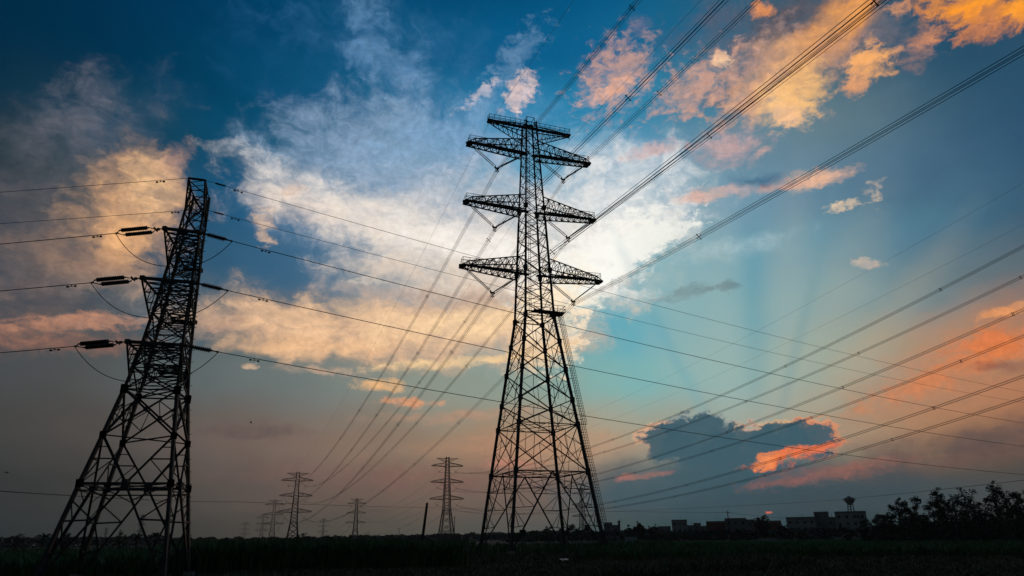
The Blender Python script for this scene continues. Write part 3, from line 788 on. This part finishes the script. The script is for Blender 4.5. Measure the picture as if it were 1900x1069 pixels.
for z, w, t, dep, nm in ARMS:
    for s in (-1, 1):
        m = MB(); a = lhalf(z); ww = w if s < 0 else w*.5; n = 4
        zb_ = z-dep*.72; ab = lhalf(zb_)
        Tp = lambda k, x: lax(z)+u2*(x*(a+(ww-a)*k))+v2*(s*(a+(t-a)*k))
        Bt = lambda k, x: lerp(lax(zb_)+u2*(x*ab)+v2*(s*ab), lax(z)+u2*(x*ww)+v2*(s*t)-Vector((0, 0, .25)), k)
        for x in (-1, 1):
            m.beam(Tp(0, x), Tp(1, x), .12); m.beam(Bt(0, x), Bt(1, x), .11); m.beam(Tp(1, x), Bt(1, x), .09)
            for i in range(n):
                m.angle(Tp(i/n, x), Bt((i+1)/n, x), .06); m.angle(Tp(i/n, x), Bt(i/n, x), .05)
        for i in range(n):
            k0, k1 = i/n, (i+1)/n
            m.angle(Tp(k0, -1), Tp(k1, 1), .06); m.angle(Tp(k0, 1), Tp(k1, -1), .06); m.angle(Bt(k0, -1), Bt(k1, 1), .06)
            for S_ in (Tp, Bt): m.angle(S_(k1, -1), S_(k1, 1), .06)
        m.beam(Tp(1, -1), Tp(1, 1), .2)
        for x in (-1, 1): m.box(Tp(1, x), .3, .3, .3)
        m.build('crossarm', M_STEEL, near)
        if s < 0: LATT[nm] = (LC+Tp(1, -1), LC+Tp(1, 1))
for s in (-1, 1):       # earth-wire arms on top
    m = MB(); z = 29.2; a = .6; t = 2.75; ww = .6 if s < 0 else .15
    Tp = lambda k, x: lax(z)+u2*(x*(a+(ww-a)*k))+v2*(s*(a+(t-a)*k))
    Bt = lambda k, x: lerp(lax(27.0)+u2*(x*.7)+v2*(s*.7), Tp(1, x)-Vector((0, 0, .15)), k)
    for x in (-1, 1):
        m.beam(Tp(0, x), Tp(1, x), .12); m.beam(Bt(0, x), Bt(1, x), .12)
        for i in range(3): m.angle(Tp(i/3, x), Bt((i+1)/3, x), .06); m.angle(Bt(i/3, x), Tp((i+1)/3, x), .06)
    for i in range(3): m.angle(Tp(i/3, -1), Tp((i+1)/3, 1), .06); m.angle(Bt(i/3, 1), Bt((i+1)/3, -1), .06)
    m.beam(Tp(1, -1), Tp(1, 1), .14); m.build('earth_wire_arm', M_STEEL, near)
    LATT['top' if s < 0 else 'top2'] = (LC+Tp(1, -1), LC+Tp(1, 1))
m = MB()                # step bolts on the right-hand leg
z = 1.2
while z < 28: q = lp_(2, z); m.beam(q, q+Vector((.28, 0, 0)), .035); z += .9
m.build('step_bolts', M_STEEL, near)
gC = 'single conductors of the line on the near left pylon'
def damper(m, p, d, r=.07, dist=.28):
    m.beam(p, p-Vector((0, 0, .14)), .05); q = p-Vector((0, 0, .14)); m.beam(q-d*dist, q+d*dist, .03)
    for s in (-1, 1): m.beam(q+d*(s*dist-.07), q+d*(s*dist+.07), r*1.5)
def hardware(parent_root, a, az, slope, twin, n):
    """tension string from arm corner a outwards; returns its free end"""
    d = Vector((math.sin(az), math.cos(az), slope)).normalized(); sd_ = d.cross(Vector((0, 0, 1))).normalized()
    m = MB(); L0, L1 = (1.05, 3.3) if twin else (.55, 1.95)
    off = sd_*.24+Vector((0, 0, -.04))
    m.beam(a, a+d*(L0-.35), .07)
    m.beam(a+d*(L0-.35)-off, a+d*(L0-.35)+off, .06, .14); m.beam(a+d*(L0*.4), a+d*(L0*.55), .16)
    for s in (-1, 1):
        o = off*s*(1.2 if twin else .7)
        m.beam(a+d*(L0-.35), a+d*L0+o, .05); m.beam(a+d*L1+o, a+d*(L1+.35), .05)
        insulator(m, a+d*L0+o, a+d*L1+o, .17, n)
    e = a+d*(L1+.45); m.beam(a+d*(L1+.25), e, .1)
    o = m.build('insulator_string', M_GLASS, None, a); o.parent = parent_root; o.location = a-Vector(parent_root.location)
    return e, d
for z, w, t, dep, nm in ARMS:
    la, ra = LATT[nm]
    e0, d0 = hardware(near, la, -1.5, -.055, True, 15)
    e1, d1 = hardware(near, ra, .9902, -.075, False, 9)
    pts = run(e0, -1.5, -.055, .0003, 150, 60); o = MB(); o.tube(pts, .028, 6); damper(o, pts[0]+(pts[1]-pts[0])*.55, (pts[1]-pts[0]).normalized())
    tag(o.build('conductor', M_WIRE, None, pts[0]), '%s conductor leaving the near left pylon toward the left edge' % nm, 'power line', gC)
    pts = run(e1, .9902, -.0655, .00026, 300, 120); o = MB(); o.tube(pts, .028, 6); damper(o, pts[1], (pts[1]-pts[0]).normalized())
    tag(o.build('conductor', M_WIRE, None, pts[0]), '%s conductor running from the near left pylon across the sky to the right' % nm, 'power line', gC)
    o = MB(); jp = []
    for i in range(33):
        k = i/32; p = lerp(e0, e1, k); p.z -= 2.35*(1-abs(2*k-1)**2.6); jp.append(p)
    o.tube(jp, .026, 6); tag(o.build('jumper_cable', M_WIRE, None, jp[0]), 'drooping jumper loop under the %s arm of the near left pylon' % nm, 'cable', 'jumper loops of the near left pylon')
for nm, lbl in (('top', 'upper'), ('top2', 'lower')):
    la, ra = LATT[nm]
    pts = run(la, -1.5, -.03, .0002, 150, 60); o = MB(); o.tube(pts, .02, 5); damper(o, lerp(pts[0], pts[1], .9), (pts[1]-pts[0]).normalized())
    tag(o.build('earth_wire', M_WIRE, None, pts[0]), '%s earth wire from the top of the near left pylon to the left edge' % lbl, 'power line', gC)
    pts = run(ra, .9902, -.055, .00024, 300, 120); o = MB(); o.tube(pts, .02, 5); damper(o, pts[1], (pts[1]-pts[0]).normalized()); o.beam(pts[0]+(pts[1]-pts[0])*.3, pts[0]+(pts[1]-pts[0])*.6, .1)
    tag(o.build('earth_wire', M_WIRE, None, pts[0]), '%s earth wire from the top of the near left pylon across to the right' % lbl, 'power line', gC)

# ------------------------------------------------------------------ poles and low lines
def pole(px, dist, top, px_top=None, r=.16, label='', arm=False, name='utility_pole'):
    p = ground(px, dist); hz = height(px_top or px, top, dist); q = ground(px_top or px, dist); q.z = hz
    root = empty(name, p, label=label, cat='pole'); m = MB(); m.tube([(0, 0, -.3), (q-p)], [r*1.15, r*.8], 8); m.build('shaft', M_WOOD, root)
    if arm:
        d = q-p; m = MB(); m.beam(d+Vector((-.9, 0, -.5)), d+Vector((.9, 0, -.5)), .12); m.build('crossarm', M_WOOD, root)
        for x in (-.8, 0, .8): m = MB(); m.tube([d+Vector((x, 0, -.44)), d+Vector((x, 0, -.3)), d+Vector((x, 0, -.2))], [.05, .09, .04], 6); m.build('insulator', M_GLASS, root)
    return q
pole(779, 86, 933, 791, .17, 'dark bare pole leaning to the right, left of the centre pylon')
q1355 = pole(1355, 260, 948, None, .17, 'thin upright utility pole in front of the red-brick block', True)
q843 = pole(843, 420, 958, None, .2, 'thin pole right beside the base of the far pylon nearest the centre one', True)
q740 = pole(740, 700, 980, None, .25, 'small pole above the wood between the two far pylons right of centre-left', True)
for nm, pl in (('upper', [(-60, 55, 908), (430, 150, 931), (905, 300, 944), (1355, 260, 951), (1520, 300, 966)]),
               ('lower', [(1130, 420, 949), (1500, 260, 932), (1960, 120, 886)])):
    pts = []
    P3 = [ground(px, d)+Vector((0, 0, height(px, py, d))) for px, d, py in pl]
    for a, b in zip(P3, P3[1:]): pts += sagged(a, b, .25, 24)[(1 if pts else 0):]
    single('overhead_wire', 'low thin wire running just above the skyline on the %s side' % ('left' if nm == 'upper' else 'right'), pts, .04, 'power line', 'low wires near the skyline')

# ------------------------------------------------------------------ trees
def leafcard(m, p, s):
    a = rnd.uniform(0, 6.28); t = rnd.uniform(-.9, .9)
    x = Vector((math.cos(a), math.sin(a), rnd.uniform(-.6, .6)))*s; y = Vector((-math.sin(a)*t, math.cos(a)*t, 1-abs(t)*.6))*s*rnd.uniform(.35, .7)
    m.raw([p-x, p-y, p+x, p+y], [(0, 1, 2, 3)])
def tree(px, dist, top, wpx, kind, label, group, n=900, name='tree'):
    """kind: round, airy, tall, palm"""
    p = ground(px, dist, top+.2*(995-top)); H = height(px, top, dist); W_ = wpx*dist/F*.95; root = empty(name, p, label=label, cat='tree', group=group)
    tr = MB(); cr = MB()
    r0 = H*.022
    lean = Vector((rnd.uniform(-.06, .06), 0, 0))*H
    if kind == 'palm':
        tr.tube([(0, 0, -.2), (lean.x*.4, 0, H*.4), (lean.x, 0, H*.8)], [.18, .14, .12], 6)
        for k in range(14):
            a = rnd.uniform(0, 6.28); L_ = H*.42; pts = [Vector((lean.x, 0, H*.78))]; e = rnd.uniform(.1, 1.2); dz = math.sin(e); hz_ = math.cos(e)
            for j in range(1, 6): t = j/5; pts.append(pts[0]+Vector((math.cos(a)*hz_*t, math.sin(a)*hz_*t, dz*t-.55*t*t))*L_)
            for q, w in zip(pts, pts[1:]):
                for b in (-1, 1):
                    sdv = (w-q).cross(Vector((0, 0, 1))).normalized()*b*L_*.13; cr.raw([q, w, w+sdv*.8-Vector((0, 0, L_*.06)), q+sdv-Vector((0, 0, L_*.06))], [(0, 1, 2, 3)])
        tr.build('trunk', M_BARK, root); cr.build('crown', M_LEAF, root); return root
    lobes = []
    nl = {'round': 12, 'airy': 11, 'tall': 10}[kind]
    hs = {'round': .16, 'airy': .22, 'tall': .3}[kind]
    tr.tube([(0, 0, -.3), (lean.x*.3, 0, H*.25), (lean.x*.8, 0, H*.6), (lean.x, 0, H*.9)], [r0*1.4, r0*1.1, r0*.7, r0*.2], 7)
    for k in range(nl):
        t = (k+.5)/nl; z = H*(hs+(.93-hs)*t); a = k*2.4+rnd.uniform(-.5, .5)
        prof = {'round': math.sin(math.pi*min(1, .22+.72*t)), 'airy': .45+.55*math.sin(math.pi*(.15+.75*t)), 'tall': (.75-.5*t)}[kind]
        rad = W_/2*prof*rnd.uniform(.45, .95); c = Vector((lean.x*t+math.cos(a)*rad, math.sin(a)*rad, z))
        st = Vector((lean.x*t*.7, 0, z*.62)); md = lerp(st, c, .55)+Vector((0, 0, -.03*H)); tr.tube([st, md, c], [r0*.5, r0*.32, r0*.12], 5)
        size = H*{'round': .15, 'airy': .10, 'tall': .085}[kind]*rnd.uniform(.75, 1.3); lobes.append((c, size))
        for _ in range(2):
            c2 = c+Vector((rnd.gauss(0, 1), rnd.gauss(0, 1), rnd.gauss(.3, .6)))*size*1.1; tr.tube([md, c2], [r0*.2, r0*.08], 4); lobes.append((c2, size*.65))
    lobes.append((Vector((lean.x, 0, H*.93)), H*.06))
    tot = sum(s*s for _, s in lobes); ls = max(.16, dist/F*1.7)
    for c, s in lobes:
        for _ in range(int(n*s*s/tot)):
            d = Vector((rnd.gauss(0, 1), rnd.gauss(0, 1), rnd.gauss(0, .75))); d.normalize(); leafcard(cr, c+d*s*rnd.random()**.5, ls*rnd.uniform(.6, 1.3))
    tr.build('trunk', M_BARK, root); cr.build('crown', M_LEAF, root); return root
gT = 'trees of the row at the right edge'
for a in ((1632, 230, 960, 46, 'round', 'low rounded dark bush-like tree left of the taller right-hand row', 1400),
          (1662, 215, 934, 40, 'airy', 'bushy tree at the left end of the tall right-hand row', 1400),
          (1692, 205, 926, 44, 'airy', 'second tree of the tall right-hand row, beside the left-end one', 1500),
          (1728, 210, 934, 34, 'airy', 'short open tree filling the gap before the first tall feathery tree', 1000),
          (1742, 200, 913, 32, 'tall', 'feathery tree with a small topmost tuft, left of the middle of the row', 1100),
          (1768, 205, 919, 36, 'airy', 'airy tree in the middle of the right-hand row', 1100),
          (1795, 200, 921, 34, 'airy', 'open-crowned tree just left of the tallest slender one', 1000),
          (1820, 190, 934, 34, 'airy', 'half-height tree under the left side of the tallest slender one', 1000),
          (1844, 195, 899, 26, 'tall', 'tallest slender tree of the right-hand row', 1100),
          (1868, 200, 917, 24, 'tall', 'thin whippy tree just right of the tallest one', 700),
          (1890, 190, 914, 34, 'tall', 'bent thin-topped tree at the very right edge', 1000),
          (1880, 170, 944, 60, 'round', 'dense broad tree low at the right edge', 1500),
          (1780, 185, 952, 90, 'round', 'wide dense low tree in front of the middle of the row', 1700),
          (1700, 190, 962, 80, 'round', 'wide dark low tree beneath the left half of the row', 1500)):
    tree(a[0], a[1], a[2]-4, a[3]*1.08, a[4], a[5], gT, int(a[6]*1.3))
gM = 'trees among the village houses'
for a in ((1166, 410, 980, 22, 'airy', 'small scrubby tree just right of the dark stepped house'), (1186, 400, 969, 12, 'tall', 'thin spiky tree rising above the scrub right of the stepped house'), (1212, 415, 976, 18, 'airy', 'ragged little tree touching the low narrow flat block'), (1338, 330, 982, 26, 'airy', 'scrubby tree before the left end of the red-brick block'),
          (1182, 420, 975, 26, 'airy', 'ragged tree right of the stepped house behind the centre pylon'), (1205, 430, 980, 30, 'round', 'low tree between the stepped house and the flat-roofed blocks'),
          (1060, 380, 974, 34, 'round', 'dark rounded tree behind the far-side legs of the centre pylon'), (1085, 390, 981, 26, 'airy', 'small open tree inside the right legs of the centre pylon'),
          (1012, 420, 981, 24, 'round', 'small rounded tree above the wood inside the centre pylon'), (1413, 330, 957, 26, 'airy', 'open-crowned tree standing before the long red-brick block'),
          (1452, 400, 975, 18, 'round', 'small dark tree between the brick block and the windowed block'), (1300, 380, 985, 44, 'round', 'low spreading tree in front of the stepped flat roofs'),
          (1240, 340, 988, 60, 'round', 'wide low dark tree below the square block'), (1372, 300, 985, 60, 'round', 'wide low dark tree below the red-brick block'),
          (1480, 300, 984, 70, 'round', 'wide low dark tree below the windowed block'), (1560, 280, 978, 60, 'round', 'wide dark tree below the water tower block'),
          (1606, 300, 962, 20, 'airy', 'small ragged tree at the right end of the water tower block'), (1530, 330, 982, 34, 'round', 'low tree right below the tall block with a mast'),
          (1140, 320, 984, 60, 'round', 'dark tree at the foot of the stepped house')):
    tree(a[0], a[1], a[2], a[3], a[4], a[5], gM, 800)
gL = 'small trees on the left skyline'
for a in ((35, 170, 991, 26, 'round', 'low bush at the far left skyline'), (82, 165, 986, 12, 'palm', 'tiny spiky plant left of the near pylon legs'), (128, 150, 990, 22, 'airy', 'low bush just outside the left leg of the near pylon'),
          (225, 150, 986, 20, 'airy', 'feathery shrub inside the near pylon, left'), (258, 140, 986, 22, 'palm', 'spiky palm inside the near pylon, left of two'), (290, 135, 984, 24, 'palm', 'spiky palm inside the near pylon, right of two'),
          (345, 130, 992, 22, 'palm', 'spiky plant at the foot of the near pylon right leg'), (560, 260, 990, 30, 'airy', 'dark weedy bush right of the tall far-left pylon'), (610, 270, 994, 22, 'airy', 'small dark bush below the tiny pylon')):
    tree(a[0], a[1], a[2], a[3], a[4], a[5], gL, 350)

# far wood along the horizon
wd = MB()
def wood(x0, x1, dist, tops, n, ls):
    for _ in range(n):
        px = rnd.uniform(x0, x1); d = dist*rnd.uniform(.92, 1.12); p = ground(px, d)
        k = (px-x0)/(x1-x0)*(len(tops)-1); i = min(int(k), len(tops)-2); top = tops[i]*(1-k+i)+tops[i+1]*(k-i)
        top += 4.5*(noise.noise(Vector((px*.06, dist, 0))))+3*noise.noise(Vector((px*.21, dist*.3, 2)))
        z = max(.5, height(px, top, d)); p.z = z*rnd.random()**.6
        leafcard(wd, p, ls*rnd.uniform(.6, 1.4))
wood(-60, 520, 700, [998, 998, 997, 999, 999], 9000, 1.3)
wood(460, 1010, 760, [999, 998, 996, 994, 993, 991, 989, 990], 14000, 1.3)
wood(940, 1260, 520, [992, 986, 986, 986, 984, 986, 990], 7000, 1.3)
wood(1200, 1980, 430, [988, 986, 984, 982, 980, 978, 976, 974, 972], 16000, 1.15)
wood(1600, 1980, 260, [980, 972, 968, 966, 964], 9000, .8)
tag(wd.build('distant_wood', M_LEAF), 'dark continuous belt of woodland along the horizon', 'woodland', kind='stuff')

# ------------------------------------------------------------------ cane, grass and weeds
def blades(m, p, h, n, spread, w, bend=.35):
    for _ in range(n):
        a = rnd.uniform(0, 6.28); d = Vector((math.cos(a), math.sin(a), 0)); o = p+d*rnd.uniform(0, spread); hh = h*rnd.uniform(.6, 1.1); b = d*hh*bend*rnd.uniform(.3, 1.3)
        s = Vector((-d.y, d.x, 0))*w; md = o+Vector((0, 0, hh*.62))+b*.3; tp = o+Vector((0, 0, hh*rnd.uniform(.82, 1)))+b
        m.raw([o-s*.6, o+s*.6, md+s, md-s, tp], [(0, 1, 2, 3), (3, 2, 4)])
cn = MB()
for _ in range(19000):
    px = rnd.choice((rnd.uniform(-80, 1250), rnd.uniform(-80, 860), rnd.uniform(320, 860))); d = 62/(1-rnd.random()*.72); p = ground(px, d)
    lo = .75 if px > 880 or px < 330 else 1
    if px > 860 and d < 110: continue
    h = (2.4+.5*noise.noise(Vector((p.x*.08, p.y*.03, 0)))+.25*(px < 760))*lo
    blades(cn, p, h, 5, .5, .035+d*.00035)
tag(cn.build('sugar_cane', M_CANE), 'tall dark green cane and reeds filling the field left of and behind the centre pylon', 'cane field', kind='stuff')
gr = MB()
for _ in range(26000):
    px = rnd.uniform(-120, 2020); d = 40/(1-rnd.random()*.72); p = ground(px, d)
    q = noise.noise(Vector((p.x*.08, p.y*.05, 3)))
    blades(gr, p, (.55+.45*q)*(1.5 if q > .35 else 1), 4, .45, .02+d*.0004, .6)
tag(gr.build('grass', M_GRASS), 'rough dark grass and weeds covering the foreground', 'grass', kind='stuff')
rd = MB()
for _ in range(11000):
    px = rnd.uniform(1080, 2020); d = 85/(1-rnd.random()*.45); p = ground(px, d)
    if 150 < d: continue
    blades(rd, p, 1.25+.5*noise.noise(Vector((p.x*.06, p.y*.04, 9))), 4, .5, .03+d*.0003)
tag(rd.build('reeds', M_CANE), 'dark reeds along the near edge of the green field at right', 'reeds', kind='stuff')
cp = MB()
for _ in range(16000):
    px = rnd.uniform(1100, 2030); d = rnd.uniform(152, 320); p = ground(px, d); blades(cp, p, .45, 3, .6, .11, .4)
tag(cp.build('young_crop', M_CROP), 'low bright green crop on the field at right', 'crop', kind='stuff')

# ------------------------------------------------------------------ village
def block(root, x0, x1, z0, z1, y0, dep, mat, name='wall'):
    m = MB(); m.box(((x0+x1)/2, y0+dep/2, (z0+z1)/2), x1-x0, dep, z1-z0); return m.build(name, mat, root)
def house(dist, boxes, label, mat, rows=3, cols=5, parapet=True, extra=None):
    """boxes: (left px, right px, top py) across the front"""
    pc = (boxes[0][0]+boxes[-1][1])/2; p = ground(pc, dist, 975); az = math.atan2(p.x, p.y)
    root = empty('building', p, -az, label=label, cat='building', group='flat-roofed village buildings'); k = dist/F*.99
    for j, (x0, x1, top) in enumerate(boxes):
        X0, X1 = (x0-pc)*k, (x1-pc)*k; Z = height(pc, top, dist); dp = 10-j*.7
        mt = mat if isinstance(mat, list) is False else mat[j]
        block(root, X0, X1-.02, 0, Z, j*.35, dp, mt)
        m = MB(); m.box(((X0+X1)/2, j*.35+dp/2, Z+.13), X1-X0+.35, dp+.5, .26)
        if parapet:
            for yy in (j*.35, j*.35+dp): m.box(((X0+X1)/2, yy, Z+.55), X1-X0, .15, .6)
        m.build('roof', M_CONC, root)
        nr = max(1, int(Z/3.4)); nc = max(1, int((X1-X0)/3.0))
        for r in range(nr):
            for c in range(nc):
                xc = X0+(c+.5)*(X1-X0)/nc; zc = Z-1.8-r*3.3
                if zc < 1: continue
                f = MB(); w_, h_ = 1.25, 1.35; y = j*.35-.04
                for dx in (-w_/2, w_/2, 0): f.box((xc+dx, y, zc), .09, .1, h_+.1)
                for dz in (-h_/2, h_/2): f.box((xc, y-.004, zc+dz), w_+.12, .12, .09)
                fr = f.build('window', M_PALE, root)
                g_ = MB(); g_.box((xc, y+.015, zc), w_, .03, h_); g_.build('pane', M_PANE, fr)
        if j % 2 == 0:
            m = MB(); m.tube([((X0+X1)/2+1, 3, Z), ((X0+X1)/2+1, 3, Z+2.6)], .06, 5); m.build('mast', M_STEEL, root)
    return root
house(440, [(1122, 1136, 972), (1136, 1147, 977), (1146, 1150, 969)], 'dark stepped house just right of the centre pylon base', M_WALL)
house(470, [(1221, 1243, 979)], 'low narrow flat block left of the square one', M_WALL)
house(450, [(1248, 1274, 967)], 'square grey block standing alone, highest left of the brick one', M_PALE)
house(480, [(1275, 1287, 977), (1287, 1299, 973)], 'small stepped grey house right of the square block', M_WALL)
house(500, [(1299, 1319, 978)], 'long low flat roof between the stepped house and the brick block', M_WALL)
house(420, [(1319, 1350, 969), (1350, 1385, 964), (1385, 1396, 967), (1396, 1440, 970)], 'long red-brick and grey block behind the utility pole', [M_BRICK, M_WALL, M_WALL, M_BRICK])
house(410, [(1467, 1512, 962), (1511, 1533, 953)], 'pale windowed block with a taller right end and a mast', [M_PALE, M_WALL])
wt = house(400, [(1540, 1556, 962), (1556, 1602, 952)], 'pale flat-roofed block carrying the water tower', [M_WALL, M_PALE])
house(300, [(1158, 1180, 997)], 'low pale shed in front of the scrub right of the centre pylon', M_PALE, parapet=False)
house(290, [(1405, 1436, 1001)], 'low long pale shed before the right end of the brick block', M_PALE, parapet=False)
house(300, [(1540, 1556, 996)], 'small pale shed below the water tower block', M_PALE, parapet=False)
# water tower on that roof
d = 402; p = ground(1584, d, 935); zr = height(1583, 951, d)+.3; zt = height(1583, 921, d)
root = empty('water_tower', (p.x, p.y+4, zr), label='dark round water tank on thin legs above the pale block', cat='water tower'); Hh = zt-zr
for k in range(6):
    a = k*math.pi/3; m = MB(); m.beam((1.7*math.cos(a), 1.7*math.sin(a), 0), (1.25*math.cos(a), 1.25*math.sin(a), Hh*.55), .22); m.build('leg', M_STEEL, root)
m = MB()
for z in (.18, .36):
    for k in range(6): a, b = k*math.pi/3, (k+1)*math.pi/3; m.beam((1.5*math.cos(a), 1.5*math.sin(a), Hh*z), (1.5*math.cos(b), 1.5*math.sin(b), Hh*z), .12)
m.build('bracing', M_STEEL, root)
m = MB(); prof = [(.46, .05), (.47, 1.0), (.56, 1.5), (.68, 2.2), (.76, 2.5), (.86, 2.5), (.93, 2.2), (.96, .9), (1.03, .8), (1.04, .05)]
n = 20; vs = []; fs = []
for z, r in prof: vs += [(r*math.cos(2*math.pi*k/n), r*math.sin(2*math.pi*k/n), z*Hh) for k in range(n)]
for i in range(len(prof)-1): fs += [(i*n+k, i*n+(k+1) % n, (i+1)*n+(k+1) % n, (i+1)*n+k) for k in range(n)]
m.raw(vs, fs); m.build('tank', M_CONC, root)
m = MB()
for k in range(n): a, b = 2*math.pi*k/n, 2*math.pi*(k+1)/n; m.beam((3.1*math.cos(a), 3.1*math.sin(a), Hh*.86), (3.1*math.cos(b), 3.1*math.sin(b), Hh*.86), .07); m.beam((3.1*math.cos(a), 3.1*math.sin(a), Hh*.74), (3.1*math.cos(a), 3.1*math.sin(a), Hh*.86), .06)
m.build('handrail', M_STEEL, root)

# ------------------------------------------------------------------ pale sheets and puddles on the field
def sheet(px, py, wpx, name, label, mat, cat, hgt=.5):
    d_ = direction(px, py); s = (CAMH-hgt)/-d_.z; p = Vector((d_.x*s, d_.y*s, 0)); w = wpx*s/F
    m = MB(); n = 14; vs = []; fs = []
    for i in range(n+1):
        for j in range(4):
            t = i/n; e = 1-.5*abs(2*t-1)**3
            vs.append(((t-.5)*w, (j-1.5)*.8*e+.3*noise.noise(Vector((t*4, j, px))), hgt*(.9+.1*(j in (1, 2))+.12*noise.noise(Vector((t*5, j*.7, py))))))
    for i in range(n):
        for j in range(3): fs.append((i*4+j, i*4+4+j, i*4+5+j, i*4+1+j))
    m.raw(vs, fs); m.v = [(v[0]+p.x, v[1]+p.y, v[2]) for v in m.v]; o = m.build(name, mat, None, p); tag(o, label, cat); return o
sheet(1046, 1037, 15, 'plastic_sheet', 'pale crumpled plastic sheet in the grass below the centre pylon', M_SHEET, 'plastic sheet', .75)
sheet(772, 1036, 22, 'plastic_sheet', 'bluish plastic sheet at the foot of the leaning bare pole', M_SHEET, 'plastic sheet', .6)
sheet(845, 1039, 26, 'plastic_sheet', 'thin pale strip of sheeting left of the centre pylon base', M_SHEET, 'plastic sheet', .6)

# ------------------------------------------------------------------ birds
def bird(px, py, dist, span, yaw, roll, label):
    d_ = direction(px, py)*dist; p = Vector((d_.x, d_.y, d_.z+CAMH)); root = empty('bird', p, yaw, label=label, cat='bird'); root.rotation_euler = (0, roll, yaw)
    b = MB(); b.tube([(0, -.5, 0), (0, -.4, .02), (0, -.2, .03), (0, .05, .03), (0, .25, .05), (0, .36, .07), (0, .45, .05)], [.02, .05, .1, .12, .07, .06, .01], 8); b.build('body', M_BIRD, root, smooth=True)
    for s in (-1, 1):
        w = MB(); w.raw([(0, .12, .04), (s*span*.25, .2, .16), (s*span*.5, .05, .1), (s*span*.32, -.08, .12), (s*span*.12, -.14, .06), (0, -.14, .04)], [(0, 1, 4, 5), (1, 2, 3, 4)]); w.build('wing', M_BIRD, root)
    t = MB(); t.raw([(-.04, -.42, .02), (.04, -.42, .02), (.12, -.68, .02), (-.12, -.68, .02)], [(0, 1, 2, 3)]); t.build('tail', M_BIRD, root)
bird(465, 784, 120, 1.2, .6, 1.0, 'small dark bird flying in the lower left sky, right of the near pylon')
bird(12, 877, 150, .7, 1.2, .3, 'tiny speck of a bird low at the left edge')

# ------------------------------------------------------------------ haze
HAZE = 0.00009
if HAZE:
    hb = MB(); hb.box((0, 1400, 55), 5200, 3600, 112)
    hm = bpy.data.materials.new('evening_haze'); hm.use_nodes = True; t = hm.node_tree; t.nodes.clear()
    pv = t.nodes.new('ShaderNodeVolumePrincipled'); pv.inputs['Density'].default_value = HAZE; pv.inputs['Color'].default_value = (.8, .82, .85, 1)
    pv.inputs['Anisotropy'].default_value = .2
    om = t.nodes.new('ShaderNodeOutputMaterial'); t.links.new(pv.outputs[0], om.inputs['Volume'])
    tag(hb.build('haze', hm), 'thin evening haze over the fields', 'haze', kind='stuff')
